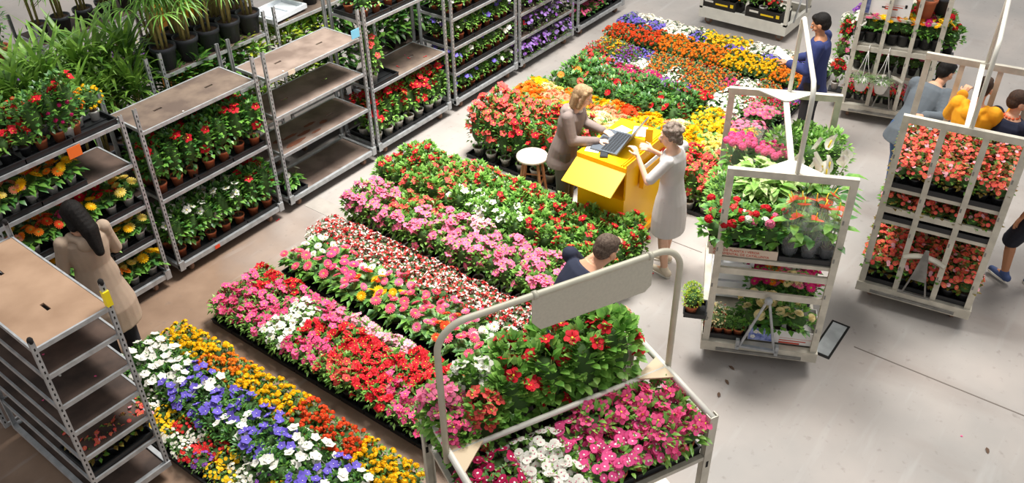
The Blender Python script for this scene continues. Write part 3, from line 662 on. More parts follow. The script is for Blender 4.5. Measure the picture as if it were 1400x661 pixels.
for py in (.0,1.35): MB().m(ALUW).box(0,.96,py,py+.05,1.9,1.95).build('top_rail', t4)
MB().m(STEEL, True).tube([(.2,-.03,.28),(.45,-.04,.8)], .014, 7).tube([(.7,-.03,.28),(.47,-.04,.8)], .014, 7).build('tow_bracket', t4)
for z in (.85, 1.4): MB().m(ALU).box(.02,.94,.05,1.35,z-.02,z).build('shelf', t4)
for px in (.12,.84):
    for py in (.12,1.28): wheel(t4, px, py, .06)
# cart at the right edge
tr = empty('aluminium_cart', (5.15, -6.75, 0), -1.4, 'cart whose brown panel shows at the right edge beyond the boys', 'plant cart', 'aluminium carts')
for px in (0,.9): MB().m(ALU).box(px,px+.05,0,.05,.13,1.95).build('post', tr)
MB().m(mat('brown_panel', '#a58c7c', .6)).box(0,.95,-.01,.0,1.3,1.95).build('panel', tr)
MB().m(ALU).box(0,.95,0,1.35,.12,.2).build('base_frame', tr)
for px in (.12,.83):
    for py in (.12,1.2): wheel(tr, px, py, .06)

# front cart with hoop and sign plate: local x along the hoop
FA = math.radians(-26.2); FT = (-1.76, -4.67, FA)
f = empty('hooped_plant_cart', (FT[0], FT[1], 0), FA, 'front cart with bent tube hoop and blank grey sign plate', 'plant cart')
Wf, Yf, Yn, Zf = 1.40, .40, -.46, 1.80
for px, py in ((0,Yf),(Wf,Yf),(0,Yn),(Wf,Yn)):
    s_ = 1 if px == 0 else -1; q = MB().m(ALU)
    q.box(px-.028, px+.028, py-.003, py+.003, .2, Zf+.02).box(px-.028, px-.022, py, py+(.04 if py < 0 else -.04), .2, Zf+.02).box(px+.022, px+.028, py, py+(.04 if py < 0 else -.04), .2, Zf+.02)
    q.m(DARK)
    for k in range(3): q.box(px-.008, px+.008, py-.0045, py-.003, .5+k*.45, .55+k*.45)
    q.build('post', f)
for px in (0, Wf): MB().m(ALUW, True).tube([(px, Yn, Zf), (px, Yf, Zf)], .021, 10).build('side_rail', f)
MB().m(ALUW, True).tube([(0,0,Zf),(Wf,0,Zf)], .017, 10).build('cross_rail', f)
GP = mat('beige_gusset', '#c2ad8e', .5, .1)
MB().m(GP).plate([(.0,-.17),(.2,0),(0,.09)], Zf+.006, Zf+.016).build('gusset_plate', f)
MB().m(GP).plate([(Wf,-.10),(Wf,.10),(Wf-.23,0)], Zf+.006, Zf+.016).build('gusset_plate', f)
ZH = 2.70
def arc(cx, cz, r, a0, a1, n=8): return [(cx+r*math.cos(math.radians(a0+(a1-a0)*i/n)), 0.012, cz+r*math.sin(math.radians(a0+(a1-a0)*i/n))) for i in range(n+1)]
MB().m(BEIGEP, True).tube([(-.02,.012,Zf-.06)] + arc(.14, ZH-.16, .16, 180, 90) + arc(Wf-.14, ZH-.16, .16, 90, 0) + [(Wf+.02,.012,Zf-.06)], .0185, 12).build('hoop', f)
sx0, sx1 = .50, 1.23
sg = MB().m(mat('grey_sign_plate', '#c6c1af', .5, .1, noise=.08, nscale=60)).add(
    [(x, y, z) for y in (.002,.008) for x, z in ((sx0,ZH+.0),(sx0,ZH-.17),(sx0+.05,ZH-.235),(sx1-.04,ZH-.235),(sx1,ZH-.2),(sx1,ZH))],
    [(0,1,2,3,4,5),(11,10,9,8,7,6)] + [(i,6+i,6+(i+1)%6,(i+1)%6) for i in range(6)]).build('sign_plate', f)
for x in (sx0+.02, sx1-.02): MB().m(BEIGEP, True).tube([(x-.012,.012,ZH),(x+.012,.012,ZH)], .024, 10).build('clamp', f)
MB().m(ALU).box(.0,Wf,Yn,Yn+.03,1.47,1.50).box(0,Wf,Yf-.03,Yf,1.47,1.5).box(0,.03,Yn,Yf,1.47,1.5).box(Wf-.03,Wf,Yn,Yf,1.47,1.5).m(WOODD).box(.03,Wf-.03,Yn+.03,Yf-.03,1.48,1.495).build('shelf', f)
MB().m(ALU).box(0,Wf,Yn,Yf,.9,.93).build('shelf', f)
MB().m(ALU).box(-.02,Wf+.02,Yn-.02,Yn+.05,.13,.22).box(-.02,Wf+.02,Yf-.05,Yf+.02,.13,.22).box(-.02,.05,Yn+.05,Yf-.05,.13,.22).box(Wf-.05,Wf+.02,Yn+.05,Yf-.05,.13,.22).box(.05,Wf-.05,Yn+.05,Yf-.05,.16,.18).build('base_frame', f)
for px in (.12, Wf-.12):
    for py in (Yn+.12, Yf-.12): wheel(f, px, py, .06)

# ---------------------------------------------------------------- flower beds of pots on the floor
CW = dict(rose='rose pink', hotpink='hot pink', pink='pink', palepink='pale pink', red='red', coral='coral red', white='white', cream='cream', yellow='yellow', paleyellow='pale yellow',
  orange='orange', redorange='red-orange', violet='violet-blue', purple='purple', magenta='magenta', peach='peach', salmon='salmon', lilac='lilac', shock='bright pink', deepmagenta='dark magenta', mix='red and white')
KW = dict(mp='mandevilla', ml='low mandevilla', mm='mandevilla', mt='mandevilla', mb='tall mandevilla', mr='mandevilla', mw='mandevilla', mf='mandevilla', ge='gerbera', gw='gerbera', be='double begonia',
  hi='hibiscus', la='lantana', lr='lantana', st='balloon flower', sr='balloon flower', ca='calibrachoa', pe='petunia', sm='bedding plant', mu='chrysanthemum', fu='cuphea', ve='trailing plant', cy='cyclamen', bg='begonia', vi='vinca', gm='geranium', md='mandevilla')
def look(key):
    k, c = key.split('_', 1)
    return CW.get(c, c) + ' ' + KW.get(k, 'plant')
def nearest(patches, x, y, r):
    return min(patches, key=lambda p: (p[0]-x)**2 + (p[1]-y)**2 + r.uniform(0, .02))[2]
def bed(bedname, xs, y0, dy, n, patches, trays=None, traywords=None, jit=.012, sc_=(.92,1.08), skip=None, seed=1):
    r = random.Random(seed)
    for i in range(n):
        for c, x in enumerate(xs):
            y = y0 - dy*i
            if skip and skip(x, y): continue
            key = nearest(patches, x, y, r)
            col_ = ('%s from left ' % ORD[c+1]) if len(xs) > 1 else ''
            plant(key, x+r.uniform(-jit,jit), y+r.uniform(-jit,jit), .008, '%s, %s from the racks, %sin the %s' % (look(key), ORD[i+1], col_, bedname), look(key)+'s in the '+bedname, scale=r.uniform(*sc_))
    if trays:
        for k, (tx, tw) in enumerate(trays):
            step = dy*2; j = 0
            while j*2 < n:
                rows = min(2, n-j*2)
                if not (skip and skip(tx+tw/2, y0-dy*(j*2+.5))):
                    side = ['left','middle','right'][k] if len(trays) == 3 else (['left','right'][k] if len(trays) == 2 else '')
                    tray(tx, y0 - dy*(j*2+rows) + dy/2 + .006, 0, tw, dy*rows-.012, '%s from the racks of the %s black trays under the %s' % (ORD[j+1], side, bedname), 'black trays under the '+bedname)
                j += 1
# bed 0: tiny mixed calibrachoas in front of the bare trolley
b0 = [(-1.71,-1.27,'ca_white'),(-1.75,-1.2,'ca_white'),(-1.70,-1.50,'ca_purple'),(-1.76,-1.63,'ca_yellow'),(-1.73,-1.76,'ca_red'),(-1.95,-1.75,'ca_white'),(-1.75,-1.93,'ca_white'),(-1.79,-2.06,'ca_red'),(-1.85,-1.57,'ca_yellow'),
 (-1.9,-2.05,'ca_purple'),(-1.78,-2.28,'ca_yellow'),(-1.90,-2.20,'ca_purple'),(-1.73,-2.45,'ca_white'),(-1.9,-2.4,'ca_yellow'),(-1.75,-2.7,'ca_purple'),(-1.9,-2.65,'ca_white'),(-1.8,-2.9,'ca_yellow'),(-1.9,-3.1,'ca_purple')]
bed('calibrachoa strip', [-1.92,-1.78], -1.24, .135, 15, b0, [(-2.0,.30)], sc_=(.95,1.1), seed=2)
# bed 1: balloon flowers (left half) and lantanas (right half)
bs = [(-1.5,-.9,'st_white'),(-1.6,-1.15,'st_white'),(-1.4,-1.2,'st_white'),(-1.5,-1.35,'st_white'),(-1.58,-1.5,'st_violet'),(-1.4,-1.45,'st_violet'),(-1.36,-1.6,'st_violet'),(-1.6,-1.75,'st_violet'),(-1.5,-1.7,'st_white'),(-1.4,-1.85,'st_violet'),(-1.6,-1.95,'st_violet'),
 (-1.45,-2.05,'st_violet'),(-1.6,-2.2,'st_white'),(-1.36,-2.2,'st_violet'),(-1.5,-2.35,'st_white'),(-1.62,-2.4,'st_violet'),(-1.4,-2.5,'st_violet'),(-1.5,-2.65,'st_violet'),(-1.62,-2.7,'st_white'),(-1.36,-2.75,'st_white'),(-1.45,-2.9,'st_white'),(-1.6,-3.0,'st_violet'),(-1.4,-3.1,'st_violet'),(-1.5,-3.3,'st_white')]
bed('balloon flower bed', [-1.64,-1.50,-1.37], -.86, .14, 19, bs, [(-1.71,.42)], sc_=(1.0,1.15), seed=3)
bl = [(-1.1,-.85,'la_yellow'),(-1.1,-1.15,'la_yellow'),(-1.1,-1.28,'la_yellow'),(-1.15,-1.5,'la_orange'),(-1.1,-1.75,'la_orange'),(-1.1,-1.95,'la_yellow'),(-1.15,-2.2,'la_yellow'),(-1.1,-2.42,'la_yellow'),(-1.15,-2.65,'la_redorange'),(-1.15,-3.0,'la_redorange'),(-1.15,-3.3,'la_yellow'),(-1.15,-3.6,'la_yellow')]
bed('lantana bed', [-1.235,-1.10], -.84, .14, 21, bl, [(-1.30,.28)], sc_=(1.0,1.15), seed=4)
# bed 2: low mandevillas
b2 = [(-.05,-.8,'ml_red'),(-.2,-.95,'ml_red'),(-.45,-.85,'ml_hotpink'),(-.65,-.95,'ml_hotpink'),(-.02,-1.1,'ml_red'),(-.5,-1.2,'ml_hotpink'),(-.25,-1.15,'ml_hotpink'),(-.65,-1.3,'ml_hotpink'),(-.25,-1.4,'ml_hotpink'),(-.02,-1.35,'ml_red'),
 (-.5,-1.55,'ml_white'),(-.35,-1.62,'ml_white'),(-.68,-1.72,'ml_white'),(-.1,-1.62,'ml_hotpink'),(-.3,-1.85,'ml_hotpink'),(-.5,-1.9,'ml_red'),(-.05,-1.9,'ml_pink'),(-.65,-2.0,'ml_hotpink'),(-.1,-2.15,'ml_palepink'),(-.3,-2.2,'ml_red'),(-.5,-2.3,'ml_red'),(-.1,-2.4,'ml_palepink'),
 (-.3,-2.5,'ml_red'),(-.65,-2.4,'ml_coral'),(-.5,-2.65,'ml_red'),(-.05,-2.65,'ml_palepink'),(-.2,-2.85,'ml_red'),(-.65,-2.8,'ml_red'),(-.5,-2.95,'ml_hotpink'),(-.3,-3.05,'ml_red'),(-.05,-3.1,'ml_red'),(-.6,-3.2,'ml_hotpink'),(-.35,-3.3,'ml_hotpink'),(-.1,-3.4,'ml_red')]
bed('low mandevilla bed', [-.68,-.545,-.41,-.275,-.14], -.84, .142, 21, b2, [(-.75,.34),(-.41,.34)], sc_=(.98,1.12), seed=5)
# bed 3: gerberas and small cupheas
gcol = [(.2,-.8,'ge_rose'),(.35,-.66,'ge_yellow'),(.45,-.95,'ge_white'),(.2,-1.05,'ge_rose'),(.35,-1.2,'ge_hotpink'),(.5,-1.25,'ge_rose'),(.2,-1.4,'ge_rose'),(.4,-1.45,'ge_hotpink'),(.5,-1.65,'ge_white'),(.2,-1.75,'ge_pink'),(.4,-1.8,'ge_redorange'),
 (.5,-1.95,'ge_pink'),(.2,-2.05,'ge_rose'),(.40,-1.93,'ge_yellow'),(.5,-2.25,'ge_rose'),(.2,-2.3,'ge_rose'),(.4,-2.45,'ge_rose'),(.15,-2.6,'ge_pink'),(.5,-2.6,'ge_pink'),(.3,-2.75,'ge_redorange'),(.15,-3.0,'ge_rose'),(.4,-3.0,'ge_pink'),(.3,-3.15,'ge_white'),(.5,-3.2,'ge_white'),(.15,-3.4,'ge_rose'),(.4,-3.5,'ge_rose')]
bed('gerbera bed', [.22,.38,.53], -.84, .175, 18, gcol, [(.13,.48)], sc_=(.95,1.12), seed=6)
bed('cuphea bed', [.68,.80,.92], -.68, .125, 24, [(.8,-2,'fu_mix')], [(.62,.37)], sc_=(1.0,1.15), seed=7)
# bed 4: pink then red mandevillas
b4 = [(1.3,-1,'mm_pink'),(1.3,-2,'mm_pink'),(1.15,-1.5,'mm_pink'),(1.4,-1.4,'mm_coral'),(1.3,-2.5,'mm_pink'),(1.4,-3.3,'mm_pink'),(1.15,-3,'mm_pink'),(1.2,-.75,'mm_pink'),(1.45,-2.2,'mm_palepink')]
bed('pink mandevilla bed', [1.14,1.32,1.50], -.78, .17, 18, b4, [(1.04,.55)], sc_=(.95,1.1), seed=8)
b4r = [(2,-1,'mt_red'),(2,-2,'mt_red'),(2,-3,'mt_red'),(1.8,-1.9,'mt_white'),(1.72,-2.35,'mt_white'),(2.1,-1.5,'mt_coral'),(2.3,-2.5,'mt_red'),(1.7,-1.3,'mt_coral'),(2.3,-1.2,'mt_red'),(2.0,-2.5,'mt_red'),(1.8,-2.9,'mt_red'),(2.3,-3.3,'mt_red')]
bed('red mandevilla bed', [1.70,1.88,2.06,2.24], -.72, .18, 17, b4r, [(1.61,.36),(1.97,.36)], sc_=(.85,1.0), seed=9)
plant('mt_red', 2.43, -3.46, .008, 'red mandevilla standing alone between the desk corner and the grey dress', 'red mandevillas by the desk', scale=.9)
plant('mt_red', 2.42, -3.64 if 0 else -3.62, .008, 'red mandevilla at the feet of the woman in the grey dress', 'red mandevillas by the desk', scale=.8) if 0 else None
# bed 5: tall mandevillas beside the stool, shorter ones behind the desk
bed('tall mandevilla bed', [3.10,3.32,3.54], -.92, .21, 7, [(3.2,-1,'mb_coral'),(3.6,-1.3,'mb_coral'),(3.2,-1.9,'mb_red'),(3.3,-2.3,'mb_coral'),(3.6,-2,'mb_red')], [(2.99,.66)], sc_=(.88,1.0), seed=10)
bed('bed behind the desk', [3.55,3.74,3.93], -2.42, .18, 8, [(3.6,-2.5,'mw_red'),(3.9,-3,'mw_red'),(4.1,-2.6,'mw_coral'),(3.6,-3.4,'mw_coral')], [(3.45,.57)], sc_=(.9,1.1), seed=11)
# bed 6: double begonias
b6 = [(4.4,-.7,'be_orange'),(4.6,-.7,'be_yellow'),(4.3,-.9,'be_orange'),(4.6,-1.0,'be_paleyellow'),(4.7,-.85,'be_cream'),(4.4,-1.2,'be_peach'),(4.6,-1.3,'be_orange'),(4.35,-1.4,'be_yellow'),(4.6,-1.6,'be_yellow'),(4.3,-1.7,'be_paleyellow'),(4.45,-1.9,'be_peach'),(4.6,-1.9,'be_orange'),(4.65,-2.1,'be_redorange'),
 (4.3,-2.05,'be_cream'),(4.4,-2.25,'be_yellow'),(4.6,-2.3,'be_yellow'),(4.3,-2.5,'be_orange'),(4.45,-2.6,'be_yellow'),(4.65,-2.55,'be_peach'),(4.6,-2.8,'be_cream'),(4.35,-2.85,'be_yellow'),(4.6,-3.0,'be_yellow'),(4.35,-3.1,'be_yellow'),(4.6,-3.25,'be_paleyellow'),(4.35,-3.3,'be_peach'),(4.5,-3.45,'be_cream')]
bed('begonia bed', [3.92,4.10,4.28,4.46,4.64], -.68, .175, 17, b6, [(4.02,.35),(4.37,.36)], sc_=(1.0,1.2), seed=12, skip=lambda x, y: x < 4.0 and y < -2.2)
# bed 7: hibiscus, then colour blocks
b7 = [(5,-.9,'hi_orange'),(5,-1.3,'hi_salmon'),(5,-1.8,'hi_red'),(5,-2.2,'hi_red'),(5,-2.6,'hi_red'),(5.2,-1.1,'hi_salmon'),(4.9,-1.5,'hi_red')]
bed('hibiscus bed', [4.87,5.09,5.30], -.90, .21, 9, b7, [(4.76,.65)], sc_=(.9,1.05), seed=13)
bed('yellow begonia patch', [4.87,5.05,5.23], -2.80, .18, 5, [(5,-2.7,'pe_yellow'),(5,-3,'mu_yellow'),(5.2,-3.3,'pe_pink'),(4.9,-3.4,'mu_yellow')], [(4.78,.54)], sc_=(1.05,1.25), seed=14)
b8 = [(5.55,-.85,'gm_salmon' if 0 else 'gm_coral'),(5.6,-1.15,'gm_coral'),(5.6,-1.4,'mu_magenta'),(5.6,-1.75,'mu_magenta'),(5.55,-1.95,'pe_purple'),(5.55,-2.25,'pe_purple'),(5.55,-2.5,'pe_red'),(5.5,-2.7,'mu_red'),(5.5,-2.95,'pe_white'),(5.6,-3.1,'pe_white'),(5.5,-3.35,'mu_pink'),(5.6,-3.6,'mu_pink')]
bed('colour-block bed', [5.49,5.66], -.84, .165, 17, b8, [(5.41,.33)], sc_=(1.05,1.25), seed=15)
b9 = [(6.4,-.6,'sm_yellow'),(6.1,-.75,'sm_red'),(6.3,-.9,'sm_yellow'),(6.3,-1.1,'sm_purple'),(6.0,-1.1,'ca_lilac'),(6.4,-1.3,'ca_violet'),(6.1,-1.4,'ca_white'),(6.3,-1.6,'sm_orange'),(6.1,-1.8,'sm_orange'),(6.4,-1.9,'sm_orange'),(6.0,-1.95,'ca_white'),(6.3,-2.2,'sm_orange'),(6.1,-2.35,'sm_orange'),(6.0,-2.5,'sm_orange'),
 (6.4,-2.5,'sm_orange'),(6.2,-2.7,'ca_magenta'),(6.4,-2.9,'ca_white'),(6.1,-2.95,'ca_white'),(6.0,-3.2,'sm_red'),(6.3,-3.2,'sm_orange'),(6.4,-3.5,'ca_purple'),(6.1,-3.5,'sm_magenta')]
bed('mixed bedding plot', [5.88,6.02,6.16,6.30,6.44], -.62, .145, 21, b9, [(5.81,.35),(6.16,.35)], sc_=(1.05,1.25), seed=16)
b10 = [(6.9,-.55,'la_redorange'),(6.9,-.95,'la_redorange'),(6.9,-1.25,'la_redorange'),(6.9,-1.35,'la_orange'),(6.9,-1.7,'la_orange'),(6.9,-2.2,'la_orange'),(6.9,-2.5,'la_yellow'),(6.9,-2.9,'la_yellow'),(6.9,-3.15,'la_orange'),(6.8,-3.6,'la_orange')]
bed('far lantana row', [6.72,6.86,7.0], -.52, .145, 22, b10, [(6.65,.42)], sc_=(1.0,1.2), seed=17)
b11 = [(7.3,-.5,'pe_violet'),(7.4,-.8,'pe_white'),(7.2,-.9,'pe_violet'),(7.3,-1.25,'pe_white'),(7.3,-1.5,'pe_white'),(7.2,-1.7,'pe_violet'),(7.3,-1.9,'pe_yellow'),(7.3,-2.1,'pe_yellow'),(7.2,-2.25,'pe_violet'),(7.4,-2.3,'pe_yellow'),(7.3,-2.5,'pe_white'),(7.3,-2.75,'pe_white'),(7.2,-2.85,'pe_violet'),(7.4,-3.0,'pe_white'),(7.2,-3.2,'pe_violet'),(7.3,-3.5,'pe_white')]
bed('farthest petunia row', [7.18,7.32,7.46], -.48, .145, 22, b11, [(7.11,.42)], sc_=(1.0,1.15), seed=18)

# ---------------------------------------------------------------- plants on the shelf trolleys
def shelf_row(keys, x0, dx, y, z, where, sc_=(.92,1.06), trays=None, seed=0, words=None):
    r = random.Random(seed+int(x0*100))
    for i, k in enumerate(keys):
        if not k: continue
        plant(k, x0+dx*i+r.uniform(-.01,.01), y+r.uniform(-.01,.01), z+.012, '%s, %s from left %s' % (words or look(k), ORD[i+1], where), (words or look(k))+'s '+where, scale=r.uniform(*sc_))
    if trays:
        for j, (a, b) in enumerate(trays): tray(a, .03, z+.004, b-a, .50, '%s black tray from left %s' % (ORD[j+1], where), 'black trays '+where)
def tr_(x, n=3, w=.41): return [(x+.05+i*(w+.012), x+.05+i*(w+.012)+w) for i in range(n)]
A, B, C, D, E_, F, G = (RX[k] for k in 'ABCDEFG')
shelf_row(['ml_red']*4+['mr_red']*3, A+.08, .15, .14, 1.83, 'on the front top shelf of the gerbera trolley', seed=1, trays=tr_(A))
shelf_row(['mr_red','mr_red','mr_red','lr_redorange','lr_magenta'], A+.10, .19, .36, 1.83, 'on the rear top shelf of the gerbera trolley', seed=2)
shelf_row(['lr_magenta'], A+.90, .19, .14, 1.83, 'at the right of the top shelf, gerbera trolley', seed=3)
shelf_row(['lr_orange','lr_yellow'], A+1.08, .15, .25, 1.83, 'at the right end of the gerbera trolley top', sc_=(.8,.85), seed=4)
def gw(*c): return ['gw_'+k for k in c]
shelf_row(gw('paleyellow','peach','yellow','orange','yellow'), A+.12, .17, .13, 1.42, 'on the second gerbera shelf, front', seed=5, trays=tr_(A,2))
shelf_row(gw('yellow','red','redorange','orange'), A+.14, .18, .36, 1.42, 'on the second gerbera shelf, back', seed=6)
shelf_row(gw('peach','orange','redorange','hotpink','yellow','red','paleyellow'), A+.12, .185, .13, .97, 'on the third gerbera shelf, front', seed=7, trays=tr_(A))
shelf_row(gw('yellow','yellow','orange','redorange','red','red','orange'), A+.12, .185, .36, .97, 'on the third gerbera shelf, back', seed=8)
shelf_row(gw('orange','yellow','peach','paleyellow','yellow','yellow','paleyellow'), A+.12, .185, .13, .58, 'on the fourth gerbera shelf, front', seed=9, trays=tr_(A))
shelf_row(gw('yellow','red','peach','yellow','red','paleyellow','yellow'), A+.12, .185, .36, .58, 'on the fourth gerbera shelf, back', seed=10)
shelf_row(gw('yellow','paleyellow','yellow','paleyellow','orange','paleyellow','yellow'), A+.12, .185, .13, .155, 'on the lowest gerbera shelf, front', seed=11, trays=tr_(A))
shelf_row(gw('yellow','yellow','orange','yellow','paleyellow','yellow','yellow'), A+.12, .185, .36, .155, 'on the lowest gerbera shelf, back', seed=12)
shelf_row(['mr_red']*7, B+.12, .185, .12, .92, 'on the middle shelf over the white mandevillas, front', seed=13, trays=tr_(B), sc_=(1.0,1.15))
shelf_row(['mr_red']*7, B+.12, .185, .36, .92, 'on the middle shelf over the white mandevillas, back', seed=14, sc_=(1.0,1.15))
shelf_row(['mr_white']*5+['mr_red']*2, B+.12, .185, .12, .155, 'on the bottom shelf of terracotta pots, front', seed=15, trays=tr_(B), sc_=(1.0,1.1))
shelf_row(['mr_white']*5+['mr_red']*2, B+.12, .185, .36, .155, 'on the bottom shelf of terracotta pots, back', seed=16, sc_=(1.0,1.1))
plant('ge_white', C+.16, .13, .165, 'single white gerbera in a terracotta pot on the nearly empty trolley', 'single gerbera', scale=1.0)
tray(C+.05, .03, .155, .24, .24, 'small black tray under the single white gerbera', 'single black tray')
shelf_row(['gr_terra']*6, D+.14, .19, .14, 1.705, 'on the top shelf over the single red mandevilla', seed=17, trays=tr_(D))
shelf_row(['gr_terra','gr_terra','mr_red','gr_terra','gr_terra'], D+.14, .21, .38, 1.705, 'at the back of the top shelf over the single mandevilla', seed=18)
plant('mt_coral', D+.17, .14, .91, 'lone red mandevilla standing on the otherwise bare middle shelf', 'lone mandevilla', scale=1.0)
tray(D+.06, .03, .90, .42, .24, 'black tray under the lone red mandevilla', 'lone tray')
shelf_row(['mw_red']*7, D+.11, .185, .12, .155, 'in white pots on the bottom shelf, front row', seed=19, trays=tr_(D), sc_=(1.05,1.2))
shelf_row(['mw_red']*7, D+.11, .185, .36, .155, 'in white pots on the bottom shelf, back row', seed=20, sc_=(1.05,1.2))
def sr(s): return ['sr_white' if c == 'w' else 'sr_violet' for c in s]
for z, fr, bk, nm in ((1.26,'wvwvvvw','vvwvwvv','top planted shelf'),(.875,'wvwvvvw','vwvvwvv','second planted shelf'),(.525,'vwwvvww','vvwvvwv','third planted shelf'),(.155,'vvvwvww','wvvvwvv','lowest planted shelf')):
    shelf_row(sr(fr), E_+.11, .185, .12, z, 'on the %s, front, balloon flower trolley' % nm, seed=int(z*50), trays=tr_(E_))
    shelf_row(sr(bk), E_+.11, .185, .36, z, 'on the %s, back, balloon flower trolley' % nm, seed=int(z*50)+3)
shelf_row(['sr_violet','sr_white'], E_+.11, .18, .13, 1.65, 'on the highest shelf of the balloon flower trolley', seed=70)
for z, ks, nm in ((1.2,['ca_white','ca_white','ca_white','sm_red','ve_yellow','ve_yellow'],'upper'),(.85,['pe_red','ve_purple','ve_purple','ve_purple','ve_yellow','ve_purple'],'middle'),(.5,['sm_red','ve_purple','ve_purple','ve_purple','ve_purple','ve_purple'],'lower'),(.155,['ve_purple']*6,'bottom')):
    shelf_row(ks, F+.14, .21, .10, z, 'on the %s shelf of the trailing plant trolley' % nm, seed=int(z*70), sc_=(.95,1.15))
    shelf_row(['ve_purple']*6, F+.14, .21, .36, z, 'at the back of the %s trailing shelf' % nm, seed=int(z*70)+1, sc_=(.95,1.1))
for z, nm in ((.155,'bottom'),(.55,'second'),(1.0,'third')):
    for y, fb in ((.12,'front'),(.36,'back')):
        shelf_row(['cy_shock']*7, G+.12, .185, y, z, 'in the %s row on the %s cyclamen shelf' % (fb, nm), seed=int(z*90+y*10), trays=tr_(G) if y < .2 else None)
# rear rows: leafy plants
def gl(n, alt=()): return ['gr_yel' if i in alt else 'gr_leafy' for i in range(n)]
for x0, zs, al, nm in ((.34,(1.15,.6),(4,),'below the bamboo palms'),(1.80,(1.1,.6),(0,1,2),'below the white plastic tray'),(3.27,(1.3,.7),(),'behind the single red mandevilla'),(4.74,(1.3,),(),'behind the balloon flowers')):
    for z in zs:
        for y, fb in ((.98,'front'),(1.22,'back')):
            shelf_row(gl(5, al), x0+.16, .25, y, z, '%s, %s row, %s level' % (nm, fb, 'upper' if z > 1 else 'lower'), seed=int(x0*10+z*10), words='green foliage plant')

# tall cane plants: dracaenas and bamboo palms
def strap(mb, p, az, L, W, rise, fall, mt, r):
    d = Vector((math.cos(az), math.sin(az), 0)); x = Vector((-d.y, d.x, 0)); n = 5; vs = []; mb.m(mt, True)
    for i in range(n+1):
        t = i/n; q = p + d*(L*t*(1-.15*t)) + Vector((0,0,L*(rise*t - fall*t*t))); w_ = W*(.35+1.5*t-1.8*t*t) if t < 1 else .001
        vs += [q - x*w_/2, q + Vector((0,0,-w_*.15)), q + x*w_/2]
    fs = []
    for i in range(n):
        for j in (0,1): fs.append((i*3+j, i*3+j+1, i*3+j+4, i*3+j+3))
    mb.add(vs, fs)
def cane_plant(kind, v):
    r = random.Random(kind+str(v))
    if kind == 'dracaena':
        root = empty('potted_dracaena', (0,0,0)); pr, ph = .09, .16
    else:
        root = empty('potted_bamboo_palm', (0,0,0)); pr, ph = .095, .18
    kids = {root.name: []}
    pm, sm_ = pot_mesh(pr, ph, GREYP); po = objm('pot', pm, root); so = objm('soil', sm_, po); kids[root.name].append(po); kids[po.name] = [so]
    st = MB().m(CANE, True); fo = MB()
    if kind == 'dracaena':
        for k in range(2):
            a = r.random()*6.28; h = r.uniform(.40,.62); tp = Vector((.04*math.cos(a), .04*math.sin(a), h)); st.tube([(tp.x*.4, tp.y*.4, ph*.8), (tp.x*.8,tp.y*.8,h*.6), tp], .012, 7)
            for i in range(34):
                q = tp + Vector((0,0,-.12+.22*i/34)); strap(fo, q, i*2.4+r.random()*.5, r.uniform(.24,.38), .046, r.uniform(.5,1.3)+i/34*.8, r.uniform(.5,1.1), LST, r)
    else:
        for k in range(4):
            a = k*1.6+r.random(); h = r.uniform(.62,.85); tp = Vector((.06*math.cos(a), .06*math.sin(a), h)); st.tube([(tp.x*.5, tp.y*.5, ph*.8), tp*.7, tp], [.011,.010,.007], 7)
            st.m(STEM, True)
            for j in range(9):
                zz = ph+.1+j*(h-ph)/9; b = r.random()*6.28; s0 = Vector((tp.x*zz/h, tp.y*zz/h, zz)); e = s0 + Vector((math.cos(b), math.sin(b), .8))*r.uniform(.12,.2)
                if zz < h*.45: continue
                st.tube([s0, e], .003, 4)
                for q in range(7): strap(fo, e, b+(q-3)*.42, r.uniform(.16,.24), .02, .4, .75, LG if q % 2 else LF, r)
            st.m(CANE, True)
    kids[root.name].append(st.build('canes', root)); kids[root.name].append(fo.build('foliage', root)); return root, kids
CP = {}
def cane(kind, x, y, z, label, group, s=1, v=None):
    v = rnd.randrange(3) if v is None else v
    if (kind, v) in CP: o = copy_tree(*CP[(kind, v)])
    else: CP[(kind, v)] = cane_plant(kind, v); o = CP[(kind, v)][0]
    o.location = (x, y, z); o.rotation_euler.z = rnd.random()*6.28; o.scale = (s,s,s); tag(o, label, 'potted plant', group)
for i in range(6): cane('dracaena', -1.0+i*.21, .98, .95, 'strap-leaved dracaena, %s from left in the front rank above the gerberas' % ORD[i+1], 'dracaenas above the gerberas', s=1.1)
for i in range(6): cane('dracaena', -1.0+i*.24, 1.25, .95, 'strap-leaved dracaena, %s from left in the rear rank above the gerberas' % ORD[i+1], 'dracaenas above the gerberas', s=1.4)
for i in range(7): cane('dracaena', -1.3+i*.24, 1.75, 0, 'tall dracaena on the floor, %s from left behind the rear trolley' % ORD[i+1], 'dracaenas on the floor', s=1.9)
for i in range(5): cane('bamboo', .50+i*.27, .98, 1.66, 'bamboo palm in a big black pot, %s from left along the rear shelf edge' % ORD[i+1], 'bamboo palms on the rear trolley', s=1.32)
for i in range(5): cane('bamboo', .56+i*.26, 1.22, 1.66, 'bamboo palm behind, %s from left in the inner line of pots' % ORD[i+1], 'bamboo palms on the rear trolley', s=1.32)
for i in range(2): cane('bamboo', 2.52+i*.28, 1.05, 1.67, 'bamboo palm right of the white plastic tray, %s from it' % ORD[i+1], 'bamboo palms by the white tray', s=1.1)
for i in range(3):
    plant('gr_terra_big', -.83+i*.22, 2.52, 1.67, 'dark shrub in a big terracotta pot at upper left, %s from left' % ORD[i+1], 'shrubs in big terracotta pots', scale=1.05)
for i in range(5): cane('bamboo', .12+i*.27, 2.68, 1.66, 'distant cane plant in black pot at the top left, %s from left' % ORD[i+1], 'distant cane plants', s=1.1)
for i in range(5): cane('bamboo', 1.57+i*.27, 2.68, 1.31, 'distant cane plant behind the bamboo palms, %s from left' % ORD[i+1], 'distant cane plants behind the palms', s=1.2)
